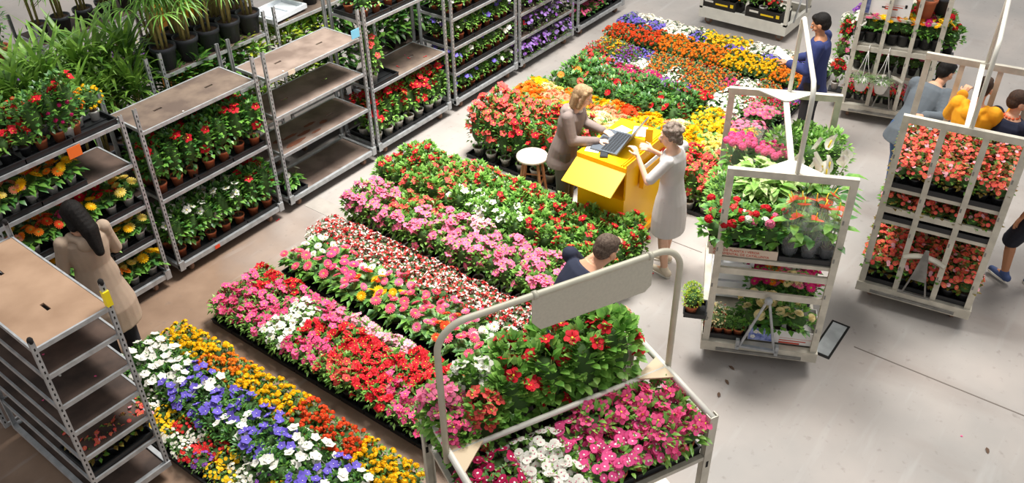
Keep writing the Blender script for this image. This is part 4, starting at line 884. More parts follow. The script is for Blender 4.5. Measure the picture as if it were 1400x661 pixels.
for i in range(6):
    for j in range(3):
        k = ['pe_white','pe_shock' if 0 else 'pe_magenta','pe_purple'][(i+j) % 3]
        plant(k, .7+i*.3, 4.3+j*.35, .01, '%s, %s of six in the %s distant floor row at top left' % (look(k), ORD[i+1], ORD[j+1]), 'distant petunias', scale=1.5)
# orange crate standing behind the bamboo palms
t = empty('orange_crate', (1.0, 1.65, 0), 0, 'tall orange plastic crate stack glimpsed behind the bamboo palms', 'crate')
ob = MB().m(mat('orange_plastic', '#f29a1f', .45))
for k in range(6): ob.box(0,.55,0,.4,.25*k,.25*k+.03).box(0,.55,0,.02,.25*k+.05,.25*k+.23).box(0,.02,0,.4,.25*k+.05,.25*k+.25).box(.53,.55,0,.4,.25*k+.05,.25*k+.25)
ob.box(.05,.5,.05,.35,1.5,1.9); ob.build('crate_body', t)

# red begonias on the foreground trolley's low shelf
for i in range(4):
    for j in range(2):
        plant('bg_red', -2.50+i*.13, -1.85+j*.20, .455, 'bronze-leaved red begonia, %s from left, %s rank on the low foreground shelf' % (ORD[i+1], ['front','back'][j]), 'begonias on the foreground trolley', scale=1.0)
for i in range(4): plant('bg_red', -2.45+.1*(i % 2), -1.3+i*.17, .455, 'bronze-leaved red begonia, %s towards the back of the foreground shelf' % ORD[i+1], 'begonias on the foreground trolley', scale=.95)
tray(-2.60, -1.95, .45, .50, .42, 'black tray of red begonias on the low foreground shelf', 'foreground begonia tray')

# ---------------------------------------------------------------- what the carts carry
def put(T, key, i, j, z, label, group, s=1):
    x, y = on(T, i, j); return plant(key, x, y, z, label, group, scale=s)
for li, (z, j0, j1, nm) in enumerate(((1.27,.10,.86,'top'),(.93,.10,.86,'middle'),(.23,.10,1.3,'bottom'))):
    ny = int((j1-j0)/.135)
    for b in range(ny+1 if li != 2 else 6):
        for a in range(7):
            i = .09+a*.132; jj = j0+b*.135
            put(T2, 'bg_red', i, jj, z+.012, 'red begonia, %s from left, %s rank from the front, %s level of begonia cart' % (ORD[a+1], ORD[b+1], nm), 'red begonias on the %s cart level' % nm, rnd.uniform(.98,1.12)*(1.0 if li < 2 else 1.12))
    for b in range(2 if li < 2 else 3):
        for a in range(3):
            x, y = on(T2, .035+a*.31, j0-.075+b*.42); tray(x, y, z+.002, .30, .41, '%s black tray from left, %s rank, %s begonia level' % (ORD[a+1], ORD[b+1], nm), 'black trays on the begonia cart', rz=T2[2])
# tier of begonias raised behind the lowest front rank
for b in range(3):
    for a in range(7):
        pass
def crate(T, i, j, z, w_, l_, h, label, mt, slats=4, group=None, name='plastic_crate'):
    x, y = on(T, i, j); t = empty(name, (x, y, z), T[2], label, 'crate', group)
    mb = MB().m(mt); mb.box(0,w_,0,l_,0,.012)
    for k in range(slats):
        z0 = .012+k*(h-.012)/slats; z1 = z0+(h-.012)/slats*.72
        mb.box(0,w_,0,.012,z0,z1).box(0,w_,l_-.012,l_,z0,z1).box(0,.012,0,l_,z0,z1).box(w_-.012,w_,0,l_,z0,z1)
    for px in (0,w_-.03):
        for py in (0,l_-.03): mb.box(px-.002,px+.032,py-.002,py+.032,0,h)
    mb.build('crate_body', t); return t
WC = mat('white_crate', '#e9ecef', .5)
crate(T2, .06, .96, .63, .30, .34, .72, 'white slatted crate behind the top begonias at left', WC, 6)
crate(T1, .05, .62, .23, .34, .5, .30, 'lower white slatted crate on the mixed flower cart', WC, 3, 'stacked white crates')
crate(T1, .05, .62, .54, .34, .5, .28, 'upper white slatted crate on the mixed flower cart', WC, 3, 'stacked white crates')
def carton(T, i, j, z, w_, l_, h, label, mt=CARD, blue=False, lines=2, words=None, name='cardboard_box', closed=False):
    x, y = on(T, i, j); t = empty(name, (x, y, z), T[2], label, 'box')
    mb = MB().m(mt).box(0,w_,0,l_,0,.01).box(0,w_,0,.008,.01,h).box(0,w_,l_-.008,l_,.01,h).box(0,.008,.008,l_-.008,.01,h).box(w_-.008,w_,.008,l_-.008,.01,h)
    if closed: mb.box(.008,w_-.008,.008,l_-.008,h-.01,h-.002)
    mb.build('box_body', t)
    if blue:
        MB().m(BLUEINK).box(.004,w_*.36,-.0015,0,.004,h-.004).build('blue_print', t)
        fm = MB().m(P['white'])
        for px, pz in ((.04,.04),(.10,.10),(.06,h*.7)): s0 = len(fm.v); petals(fm, 5, .022, .02, 0, .1, .8); fm.v[s0:] = [(v[0]+px, -.003+v[2]*.01, v[1]+pz) for v in fm.v[s0:]]
        fm.build('printed_flower', t)
    for k in range(lines): MB().m(REDINK).box(w_*.45, w_*.92-.05*k, -.0015, 0, h*.45-.03*k, h*.45-.022*k+.002).build('printed_line', t)
    if words:
        for k, (s, sz, zz) in enumerate(words):
            c = bpy.data.curves.new('lettering', 'FONT'); c.body = s; c.size = sz; c.extrude = .0006; o = bpy.data.objects.new('tmp', c); BENCH.collection.objects.link(o)
            BENCH.view_layers[0].update(); dg = BENCH.view_layers[0].depsgraph; me = bpy.data.meshes.new_from_object(o.evaluated_get(dg)); bpy.data.objects.remove(o)
            me.materials.clear(); me.materials.append(REDINK); q = bpy.data.objects.new('lettering', me); COL.objects.link(q); q.parent = t
            q.location = (.03, -.002, zz); q.rotation_euler = (PI/2, 0, 0)
    return t
# mixed flower cart
carton(T1, -.05, .03, 1.135, .54, .34, .085, 'cardboard tray of geraniums on the mixed cart', lines=0, words=[('FLOR DE PLANTA I VERDA', .031, .045),('ORNAMENTAL DE CATALUNYA', .031, .012)])
gk = ['gm_red','gm_red','gm_white','gm_pink','gm_coral','gm_coral','gm_red','gm_red','gm_red']
for k, key in enumerate(gk):
    a, b = k % 4, k//4
    if key: put(T1, key, .0+a*.13+.02*b, .10+b*.12, 1.15, '%s, %s along the %s line in the cardboard tray' % (look(key), ORD[a+1], ['front','middle','back'][b]), 'geraniums on the mixed cart', 1.15)
x, y = on(T1, .50, .03); tray(x, y, 1.135, .44, .36, 'black tray holding the wrapped anthuriums', 'anthurium tray', rz=T1[2])
# cellophane
def cello():
    M = bpy.data.materials.new('cellophane'); M.use_nodes = True; nt = M.node_tree; b = nt.nodes['Principled BSDF']
    b.inputs['Base Color'].default_value = (.95,.97,1,1); b.inputs['Roughness'].default_value = .12; b.inputs['Alpha'].default_value = .13
    n = nt.nodes.new('ShaderNodeTexNoise'); n.inputs['Scale'].default_value = 18; bp = nt.nodes.new('ShaderNodeBump'); bp.inputs['Strength'].default_value = .6; bp.inputs['Distance'].default_value = .02
    tc = nt.nodes.new('ShaderNodeTexCoord'); nt.links.new(tc.outputs['Object'], n.inputs['Vector']); nt.links.new(n.outputs['Fac'], bp.inputs['Height']); nt.links.new(bp.outputs[0], b.inputs['Normal']); return M
CELLO = cello()
def sleeve(parent, r0, r1, h, z0=.0, seed=0):
    r = random.Random(seed); n = 20; vs = []; fs = []
    for j in range(6):
        t = j/5; R = r0+(r1-r0)*t
        for k in range(n):
            a = 2*PI*k/n; q = R*(1+.05*math.sin(5*a+seed)+r.uniform(-.02,.02)); vs.append((q*math.cos(a), q*math.sin(a), z0+h*t+.012*math.sin(4*a)*(t > .9)))
    for j in range(5):
        for k in range(n): fs.append((j*n+k, j*n+(k+1)%n, (j+1)*n+(k+1)%n, (j+1)*n+k))
    return MB().m(CELLO, True).add(vs, fs).build('cellophane_sleeve', parent)
def anthurium(i, j, label, n, seed):
    x, y = on(T1, i, j); t = empty('wrapped_anthurium', (x, y, 1.145), rnd.random()*6, label, 'potted plant', 'wrapped anthuriums'); r = random.Random(seed)
    pm, sm_ = pot_mesh(.055, .10, BLACKP); po = objm('pot', pm, t); objm('soil', sm_, po)
    fo = MB().m(LG, True); st = MB().m(STEM, True)
    for k in range(11):
        a = k*2.4; h = r.uniform(.16,.36); e = Vector((.06*math.cos(a), .06*math.sin(a), h)); st.tube([(0,0,.08), e*.6, e], .0025, 4)
        leaf(fo.m([LG,LD][k % 2]), e, Vector((math.cos(a), math.sin(a), .25)), .15, .075, fine=True)
    for k in range(n):
        a = k*2.4+seed; h = .40+.05*(k % 3); e = Vector((.055*math.cos(a)*(1+.4*(k % 2)), .055*math.sin(a)*(1+.4*(k % 2)), h)); st.tube([(0,0,.08), (e.x*.4,e.y*.4,h*.6), e], .0025, 4)
        objm('flower', flower_mesh('spathe', P['salmon']), t, e, Vector((math.cos(a)*.5-.6, math.sin(a)*.5-.5, 1)).to_track_quat('Z','Y'), 1.4)
    st.build('stems', t); fo.build('foliage', t); sleeve(t, .058, .115, .40, .02, seed)
for k, (i, j, n) in enumerate(((.58,.13,3),(.73,.12,2),(.87,.14,3),(.62,.29,2),(.80,.30,3))):
    anthurium(i, j, 'anthurium with coral heart-shaped flowers in cellophane, %s' % ['front left in the tray','front middle in the tray','front right in the tray','back left in the tray','back right in the tray'][k], n, k)
for k in range(6): put(T1, 'gr_herb', .02+(k % 2)*.14, .50+(k//2)*.13, 1.145, 'bright green herb behind the geraniums, %s' % ['left front','right front','left middle','right middle','left back','right back'][k], 'green herbs on the mixed cart', 1.25)
for k in range(3): put(T1, 'gr_herb', .30+k*.12, .44, 1.145, 'bright green herb between geraniums and aglaonemas, %s from left' % ORD[k+1], 'green herbs on the mixed cart', 1.1)
for k in range(4): put(T1, 'cream', .28+(k % 2)*.16, .60+(k//2)*.17, 1.145, 'cream and green variegated aglaonema, %s %s' % (['left','right'][k % 2], ['front','back'][k//2]), 'variegated aglaonemas', 1.15)
for k, (i, j) in enumerate(((.52,1.10),(.72,1.02),(.88,1.14),(.68,1.22))): put(T1, 'gr_bush', i, j, 1.145, 'leafy light green shrub at the back of the mixed cart, %s' % ['left','front middle','right','rear'][k], 'green shrubs on the mixed cart', 1.12)
def peace_lily(T, i, j, z, label, seed, s=1):
    x, y = on(T, i, j); t = empty('potted_peace_lily', (x, y, z), 0, label, 'potted plant', 'peace lilies'); r = random.Random(seed)
    pm, sm_ = pot_mesh(.06, .11, BLACKP); po = objm('pot', pm, t); objm('soil', sm_, po)
    fo = MB(); st = MB().m(STEM, True)
    for k in range(16):
        a = k*2.4+r.random(); h = r.uniform(.18,.34); e = Vector((.09*math.cos(a), .09*math.sin(a), h)); st.tube([(0,0,.08), e], .003, 4)
        leaf(fo.m([LG,LD,LF][k % 3], True), e, Vector((math.cos(a), math.sin(a), .35)), .22, .07, fine=True, droop=.4)
    for k in range(3):
        a = k*2.1+seed; e = Vector((.10*math.cos(a), .10*math.sin(a), .44+.06*k)); st.tube([(0,0,.08), e], .003, 4)
        objm('flower', flower_mesh('lily', P['white']), t, e, Euler((.2,-.15,a)).to_quaternion(), 1.5)
    st.build('stems', t); fo.build('foliage', t); t.scale = (s,)*3
for k, (i, j) in enumerate(((.66,.58),(.84,.60),(.70,.78),(.90,.82))): peace_lily(T1, i, j, 1.145, 'peace lily with tall white spathes, %s of the group' % ['front left','front right','back left','back right'][k], k, 1.0)
def bouquet(i, j, label, seed):
    x, y = on(T1, i, j); t = empty('wrapped_bouquet', (x, y, 1.145), 0, label, 'bouquet', 'pink wrapped bouquets'); r = random.Random(seed)
    pm, sm_ = pot_mesh(.07, .12, BLACKP); po = objm('pot', pm, t); objm('soil', sm_, po)
    objm('foliage', foliage_mesh('bq%d' % seed, .10, .12, .42, 90, .10, .05, LG, fine=True, stems=4), t)
    for k in range(16):
        a = k*2.4; rr_ = .13*math.sqrt((k+.5)/16); objm('flower', flower_mesh('umbel', P['shock']), t, (rr_*math.cos(a), rr_*math.sin(a), .47-.9*rr_*rr_), Vector((rr_*math.cos(a)*3, rr_*math.sin(a)*3, 1)).to_track_quat('Z','Y'), 1.15)
    sleeve(t, .08, .175, .50, .08, seed)
bouquet(.15, 1.12, 'left bunch of bright pink flowers in clear cellophane', 1); bouquet(.42, 1.0, 'right bunch of bright pink flowers in clear cellophane', 2)
# lower deck of the mixed cart
carton(T1, .38, .06, .24, .58, .34, .14, 'white cardboard box with blue floral print on the lower deck', CARDW, True, 3)
for k in range(5): put(T1, 'ros_white', .42+(k % 3)*.17, .15+(k//3)*.14, .25, 'white rose plant in the printed box, %s %s' % (['left','middle','right'][k % 3], ['front','back'][k//3]), 'white roses on the lower deck', 1.15)
for k, key in enumerate(['se_grey','se_grey','se_green','se_green']):
    for q in range(2): put(T1, key, .04+k*.085, .10+q*.12, .25, '%s in a small terracotta pot, %s from left, %s line' % ('grey heather' if k < 2 else 'green sedum', ORD[k+1], ['front','back'][q]), 'small succulents on the lower deck', .95)
x, y = on(T1, .0, .03); tray(x, y, .235, .35, .26, 'black tray of small heathers and sedums', 'succulent tray', rz=T1[2])
carton(T1, .40, .46, .24, .52, .40, .08, 'low printed carton behind the white roses', CARDW, True, 2, closed=True)
for k, key in enumerate(['mu_magenta','mu_magenta','mu_orange','mu_pink','mu_cream','mu_pink','mu_magenta','mu_magenta','mu_orange','mu_orange','mu_pink','mu_white','mu_pink','mu_magenta']):
    a, b = k % 7, k//7; put(T1, key, .44+a*.072, .52+b*.2, .325, '%s, %s along the %s line on the low carton' % (look(key), ORD[a+1], ['front','back'][b]), 'chrysanthemums on the low carton', 1.1)
for q in range(2): put(T1, 'se_yel', -.13, .02+q*.09, .0+.50, 'yellow-green sedum hanging out at the left of the cart, %s' % ['front','back'][q], 'yellow-green sedums', 1.15)
x, y = on(T1, -.19, -.04); tray(x, y, .485, .19, .20, 'small black tray jutting out left of the cart with yellow-green sedums', 'sedum tray', rz=T1[2])
MBp = MB().m(ALU).box(-.19,.03,.0,.14,.468,.483); o = MBp.build('side_bracket', None, (T1[0], T1[1], 0), T1[2]); tag(o, 'small aluminium side bracket under the jutting sedum tray', 'bracket')
# third cart
rows3 = [(1.0,.14,['mu_pink','mu_yellow','pe_yellow','mu_orange','mu_salmon' if 0 else 'mu_pink','gm_red','mu_magenta','pe_yellow']),]
def row3(keys, i0, di, j, z, nm, s=1.0):
    for k, key in enumerate(keys): put(T3, key, i0+di*k, j, z, '%s, %s from left %s' % (look(key), ORD[k+1], nm), look(key)+'s '+nm, s)
row3(['pe_white','mu_pink','mu_yellow','mu_redorange','mu_yellow','mu_orange','mu_magenta','mu_yellow'], .05, .125, .14, 1.03, 'in the front line, hanging pot cart', 1.35)
row3(['pe_purple','pe_magenta','mu_yellow','mu_purple','gm_red','gm_red','gm_red','gm_red'], .05, .125, .33, 1.03, 'in the second line, hanging pot cart', 1.4)
row3(['pe_purple','pe_magenta','pe_magenta','gm_red','gm_red','gm_red','gm_red','gm_red'], .05, .125, .55, 1.03, 'in the third line, hanging pot cart', 1.2)
row3(['mu_magenta','gm_red','mu_magenta','mu_magenta','mu_magenta','mu_magenta','gr_herb' if 0 else 'mu_pink'], .10, .13, .38, .565, 'on the lower shelf, hanging pot cart', 1.0)
row3(['gr_leafy']*4, .2, .22, .62, .565, 'on the lower shelf at the back', .8)
for k in range(8): put(T3, 'ca_red', .08+k*.115, .15, .24, 'red calibrachoa at the foot of the hanging pot cart, %s from left' % ORD[k+1], 'calibrachoas on the hanging pot cart', 1.1)
for k in range(6): put(T3, 'ca_pink', .10+k*.14, .33, .24, 'pink calibrachoa in the second line at the foot, %s from left' % ORD[k+1], 'pink calibrachoas on the hanging pot cart', 1.1)
for k, (dx, zz) in enumerate(((-.11,.28),(-.12,.5),(-.10,.72),(-.13,.95))):
    put(T3, ['mm_red','mm_pink','mw_red','pe_white'][k], dx, .3+.1*k, zz-.02, '%s spilling past the left side of the hanging pot cart' % ['red mandevilla low','pink mandevilla','red mandevilla','white petunia'][k], 'plants at the left side', .9)
    x, y = on(T3, dx-.07, .22+.1*k); o = MB().m(BLACKP).box(0,.17,0,.16,-.018,0).build('side_tray', None, (x, y, zz-.02), T3[2]); tag(o, '%s black side tray from below at the left of the cart' % ORD[k+1], 'plant tray', 'side trays')
for k, (dx, zz) in enumerate(((1.06,.97),(1.07,.6))):
    put(T3, ['gm_red','mu_purple'][k], dx, .2, zz, ['red geranium leaning out on the right side of the cart','purple chrysanthemum low on the right side'][k], 'plants at the right side', 1.2)
    x, y = on(T3, dx-.09, .12); o = MB().m(BLACKP).box(0,.17,0,.16,-.018,0).build('side_tray', None, (x, y, zz), T3[2]); tag(o, ['upper','lower'][k]+' black side tray at the right of the cart', 'plant tray', 'side trays')
t = carton(T3, .03, .06, 1.385, .52, .4, .32, 'big white carton with blue side on the top deck', CARDW, False, 3, closed=True)
MB().m(BLUEINK).box(-.001,.07,-.002,0,.01,.31).build('blue_print', t); MB().m(DARK).box(.2,.24,-.003,0,.10,.115).box(.45,.475,-.003,0,.12,.16).build('hand_hole', t)
def big_pot(T, i, j, z, r, h, mt, label, soil=True):
    x, y = on(T, i, j); t = empty('flower_pot', (x, y, z), 0, label, 'flower pot', 'large pots')
    MB().m(mt, True).lathe([(r*.75,0),(r*.95,h*.84),(r*1.05,h*.85),(r*1.07,h),(r*.98,h),(r*.9,h*.85),(r*.86,h*.8)], 24).build('pot', t); MB().m(SOIL).lathe([(r*.8,h*.78),(r*.86,h*.82)], 16).build('soil', t)
    return t
big_pot(T3, .70, .16, 1.385, .115, .24, TERRA, 'large terracotta pot on the top deck beside the white carton')
t = big_pot(T3, .90 if 0 else .88, .30, 1.385, .10, .23, GREYP, 'large black pot right of the terracotta pot'); objm('foliage', foliage_mesh('bp', .12, .24, .42, 60, .07, .03, LG), t)
def hanging(i, label, seed):
    x, y = on(T3, i, -.13); t = empty('hanging_pot', (x, y, .50), T3[2], label, 'hanging pot', 'white hanging pots')
    MB().m(WHITEP, True).lathe([(.055,0),(.075,.06),(.092,.125),(.098,.13),(.098,.14),(.086,.14),(.08,.12)], 18).build('pot', t)
    r = random.Random(seed); mb = MB()
    for k in range(160):
        a = r.random()*6.28; q = .03+.07*r.random(); p = Vector((q*math.cos(a), q*math.sin(a), .13+.05*r.random())); leaf(mb.m([LGR,LG][k % 3 == 0], True), p, Vector((math.cos(a), math.sin(a), r.uniform(-.1,.6))), r.uniform(.04,.09), .011)
    mb.build('foliage', t)
    MB().m(WHITEP, True).tube([(-.09,0,.14),(-.03,.05,.33),(0,.11,.47)], .0035, 5).tube([(.09,0,.14),(.03,.05,.33),(0,.11,.47)], .0035, 5).tube([(0,-.09,.14),(0,.02,.33),(0,.11,.47)], .0035, 5).tube([(0,.11,.47),(0,.12,.51),(0,.15,.52)], .006, 6).build('hanger', t)
hanging(.20, 'left white hanging pot hooked on the cart bar', 1); hanging(.43, 'right white hanging pot hooked on the cart bar', 2)
# far cart with black cartons at the top edge
for k, (yy, zz, nm) in enumerate(((.05,.21,'lower right'),(.05,.33,'upper right'),(.78,.21,'lower left'),(.78,.33,'upper left'))):
    t = empty('printed_box', (8.215, -2.57+yy, zz), PI/2, '%s black printed box on the far cart at the top edge' % nm, 'box', 'black printed boxes'); t.rotation_euler.z = 0
    MB().m(mat('black_carton', '#26231f', .7)).box(0,.4,0,.56,0,.012).box(0,.012,0,.56,.012,.115).box(.388,.4,0,.56,.012,.115).box(.012,.388,0,.012,.012,.115).box(.012,.388,.548,.56,.012,.115).build('box_body', t)
    MB().m(mat('yellow_print', '#e8c21c', .7)).box(-.002,0,.12,.32,.03,.055).box(-.002,0,.03,.08,.03,.08).m(P['white']).box(-.002,0,.36,.5,.05,.08).build('printed_marks', t)
for k in range(8):
    key = ['ca_white','pe_red','mm_coral','gr_herb','ca_orange','pe_pink','sm_red','mm_red'][k]
    plant(key, 8.42, -2.48+k*.165, .34 if key[:2] != 'mm' else .3, '%s, %s from right in the black boxes of the far cart' % (look(key) if '_' in key and key[:2] != 'gr' else 'green herb', ORD[k+1]), 'plants on the far cart', scale=1.1)
for k in range(6):
    plant(['gm_red','gm_pink','mu_red'][k % 3], 8.40, -2.46+k*.22, .86, 'flowering plant %s from right on the far cart middle deck' % ORD[k+1], 'plants on the far cart deck', scale=1.0)

# front hooped cart
def fput(key, i, j, label, s=1, z=1.505):
    c, s_ = math.cos(FA), math.sin(FA); return plant(key, FT[0]+c*i-s_*j, FT[1]+s_*i+c*j, z, label, 'plants on the front hooped cart', scale=s)
for k, (key, i, j, s, l) in enumerate([
  ('mp_pink',.08,.30,.80,'pink mandevilla at the far left corner, tallest blooms over the post'),('mp_coral',.26,.14,.78,'coral pink mandevilla beside the left gusset of the hooped cart'),('mp_hotpink',.10,.12,.66,'hot pink mandevilla leaning out left of the hoop foot'),('mp_white',.30,.34,.86,'white mandevilla showing between pink and red ones'),
  ('mf_red',.48,.20,.95,'red mandevilla left of centre, just behind the cross rail'),('mf_red',.70,.22,1.0,'red mandevilla in the middle, directly below the sign plate'),('mf_red',.92,.20,1.05,'red mandevilla right of the middle behind the cross rail'),('mf_red',1.14,.22,1.1,'red mandevilla by the right side rail, tallest'),
  ('mf_red',.56,.38,.95,'red mandevilla in the back line, first behind the sign plate'),('mf_red',.82,.38,1.0,'red mandevilla in the back line, second behind the sign plate'),('mf_red',1.06,.38,1.08,'red mandevilla in the back line near the right post')]):
    fput(key, i, j, l, s*(1.08 if 'mp_' in key else 1))
k = 0
for a in range(9):
    for b in range(3):
        i = .10+a*.148; j = -.10-b*.135
        key = 'vi_deepmagenta' if i < .34 else ('vi_white' if i < .66 else ('vi_shock' if i < 1.0 - .0*b else 'md_hotpink'))
        if b == 0 and i > .80: key = 'md_hotpink'
        if b == 2 and i > 1.0: key = 'md_hotpink'
        nm = {'vi_deepmagenta':'dark magenta vinca','vi_white':'white vinca with pink eyes','vi_shock':'bright pink vinca with white eyes','md_hotpink':'hot pink dwarf mandevilla'}[key]
        fput(key, i, j, '%s, %s along the %s line of the hooped cart' % (nm, ORD[a+1], ['rear','middle','front'][b]), 1.05)
for k in range(3):
    c, s_ = math.cos(FA), math.sin(FA); i, j = .04+k*.45, -.42
    tray(FT[0]+c*i-s_*j, FT[1]+s_*i+c*j, 1.497, .43, .40, '%s black tray from left on the front hooped cart' % ORD[k+1], 'trays on the hooped cart', rz=FA)
# plant whose leaf tips show at the lower right corner
plant('gr_leafy', 1.42, -7.62, .01, 'green foliage plant whose leaf tips show at the bottom right corner', 'corner plant', scale=1.15)

# ---------------------------------------------------------------- yellow standing desk, laptop, stool
dx0, dx1, dy0, dy1 = 2.38, 3.20, -3.34, -2.80
t = empty('standing_desk', (dx0, dy0, 0), 0, 'bright yellow standing desk with its side flap hanging open', 'desk')
W_, D_ = dx1-dx0, dy1-dy0
MB().m(YEL).box(0,.02,0,D_,.12,.66).box(.02,W_,0,.02,.12,1.0).box(.02,W_,D_-.02,D_,.12,1.0).box(W_-.02,W_,.02,D_-.02,.12,1.0).box(.02,W_-.02,.02,D_-.02,.12,.14).box(.02,W_-.02,.02,D_-.02,.64,.66).build('cabinet', t)
MB().m(YEL).box(-.02,W_+.01,-.01,D_+.01,1.0,1.05).build('desk_top', t)
MB().m(YELD).box(-.02,W_+.01,-.02,-.01,1.0,1.085).box(-.01,W_,.02,.03,1.05,1.075).box(-.01,W_,.05,.058,1.05,1.065).build('back_ledge', t)
fl = MB().m(YEL).add([(-.02,-.01,1.0),(-.02,D_+.01,1.0),(-.29,D_+.01,.86),(-.29,-.01,.86),(-.01,-.01,.985),(-.01,D_+.01,.985),(-.28,D_+.01,.845),(-.28,-.01,.845)], [(0,3,2,1),(4,5,6,7),(0,1,5,4),(1,2,6,5),(2,3,7,6),(3,0,4,7)]).build('flap', t)
MB().m(YELD).box(-.08,W_+.02,-.04,D_+.04,.06,.12).build('plinth', t)
for px in (.08,W_-.08):
    for py in (.08,D_-.08): MB().m(BLACKP, True).lathe([(.025,0),(.03,.02),(.03,.05),(.015,.062)], 10, (px,py,0)).build('foot', t)
MB().m(YELD).box(.25,.62,-.07,-.02,.70,.92).build('document_pocket', t)
pp = MB().m(mat('paper', '#f2f1ee', .8))
for k in range(4): pp.box(.27+.01*k,.60-.01*k,-.064+k*.011,-.062+k*.011,.74,.97-.01*k)
tag(pp.build('papers', None, (dx0,dy0,0)), 'white papers tucked in the pocket on the desk side', 'papers')
tag(MB().m(mat('red_cover', '#d4402c', .6)).box(0,.12,0,.012,0,.16).build('red_booklet', None, (dx0+.64, dy0-.014, .76)), 'small red booklet hanging on the desk side by the grey dress', 'booklet')
t = empty('laptop', (2.72, -3.13, 1.053), .12, 'open dark laptop on the yellow desk, screen facing the blond woman', 'laptop')
LAP = mat('laptop_grey', '#5f666e', .4, .2); KEY = mat('laptop_keys', '#2a2d31', .5)
MB().m(LAP).box(-.19,.19,0,.25,0,.018).build('laptop_base', t)
kb = MB().m(KEY)
for a in range(12):
    for b in range(5): kb.box(-.17+a*.0285, -.146+a*.0285, .03+b*.026, .051+b*.026, .018, .0205)
kb.box(-.045,.045,.175,.235,.018,.019); kb.build('keyboard', t); t.scale = (1.15,1.15,1.15)
Ms = Matrix.Translation((0,0,.018)) @ Matrix.Rotation(math.radians(28), 4, 'X')
MB().m(LAP).box(-.19,.19,-.01,0,0,.24, M=Ms).m(KEY).box(-.175,.175,0,.001,.015,.225, M=Ms).build('screen', t)
t = empty('card_terminal', (2.46, -3.04, 1.052), .5, 'black pocket device lying beside the laptop', 'device')
MB().m(BLACKP).box(-.06,.06,-.04,.04,0,.014).m(KEY).box(-.05,.05,-.03,.03,.014,.016).build('device_body', t)
for k, (x, y, a) in enumerate(((2.53,-2.88,.3),(2.95,-2.93,-.2),(3.05,-3.10,.4))):
    tag(MB().m(MATS['paper']).box(-.10,.10,-.07,.07,0,.003).build('paper_sheet', None, (x, y, 1.052+.003*k), a), 'white paper sheet on the yellow desk, %s' % ['nearest the blond woman','by the laptop side','at the far corner'][k], 'paper')
t = empty('stool', (2.77, -1.95, 0), .4, 'round wooden stool with pale seat beside the tall red mandevillas', 'stool')
SW = mat('stool_wood', '#c98a5a', .5, noise=.15, nscale=12); SWT = mat('stool_seat', '#f0dfc8', .5, noise=.05)
MB().m(SWT, True).lathe([(.15,.485),(.172,.492),(.175,.505),(.172,.52),(.15,.525)], 32).build('seat', t)
for k in range(4):
    a = PI/4+k*PI/2; MB().m(SW, True).tube([(.19*math.cos(a), .19*math.sin(a), 0), (.11*math.cos(a), .11*math.sin(a), .487)], .017, 10).build('leg', t)
q = MB().m(SW, True)
for k in range(4): a = PI/4+k*PI/2; b = a+PI/2; q.tube([(.16*math.cos(a), .16*math.sin(a), .2), (.16*math.cos(b), .16*math.sin(b), .2)], .009, 6)
q.build('rungs', t)

# ---------------------------------------------------------------- people
SKIN = mat('skin', '#d9a17f', .5, spec=.4, noise=.06, nscale=20); SKINT = mat('skin_tan', '#b9805c', .5, noise=.06, nscale=20); SKINL = mat('skin_light', '#e6b79a', .5, noise=.06, nscale=20)
def cloth(name, c, n=.10, rough=.85): return mat('cloth_'+name, c, rough, noise=n, nscale=6, bump=.15)
def hairm(name, c, c2): return mat('hair_'+name, c, .6, color2=c2, nscale=60, bump=.5, spec=.2)
def solid(mb, voxel, name, parent, smooth=4):
    me = mb.mesh('tmp'); o = bpy.data.objects.new('tmp', me); BENCH.collection.objects.link(o)
    r = o.modifiers.new('r', 'REMESH'); r.mode = 'VOXEL'; r.voxel_size = voxel; r.use_smooth_shade = True
    s = o.modifiers.new('s', 'SMOOTH'); s.factor = .5; s.iterations = smooth
    BENCH.view_layers[0].update(); dg = BENCH.view_layers[0].depsgraph; m2 = bpy.data.meshes.new_from_object(o.evaluated_get(dg)); mats = list(me.materials); bpy.data.objects.remove(o)
    m2.name = name; m2.materials.clear()
    for q in mats[:1]: m2.materials.append(q)
    m2.polygons.foreach_set('material_index', [0]*len(m2.polygons)); m2.polygons.foreach_set('use_smooth', [True]*len(m2.polygons))
    ob = bpy.data.objects.new(name, m2); COL.objects.link(ob)
    if parent: ob.parent = parent
    return ob
def limb(mb, a, b, ra, rb):
    a = Vector(a); b = Vector(b); n = max(2, int((b-a).length/(min(ra, rb)*.45)))
    n = min(n, 40)
    for i in range(n+1): t = i/n; mb.ball(a.lerp(b, t), ra+(rb-ra)*t, 10, 7)
def rings(mb, path, right):
    """path: (point, half width, half depth); stacked ellipses closed at both ends"""
    vs = []; n = 20
    for i, (p, a, b) in enumerate(path):
        p = Vector(p); q0 = Vector(path[max(0,i-1)][0]); q1 = Vector(path[min(len(path)-1,i+1)][0]); d = (q1-q0).normalized()
        y = d.cross(right).normalized(); x = y.cross(d).normalized()
        for k in range(n): t = 2*PI*k/n; vs.append(p + x*a*math.cos(t) + y*b*math.sin(t))
    fs = [(i*n+k, i*n+(k+1)%n, (i+1)*n+(k+1)%n, (i+1)*n+k) for i in range(len(path)-1) for k in range(n)]
    fs += [tuple(range(n))[::-1], tuple((len(path)-1)*n+k for k in range(n))]
    mb.add(vs, fs)
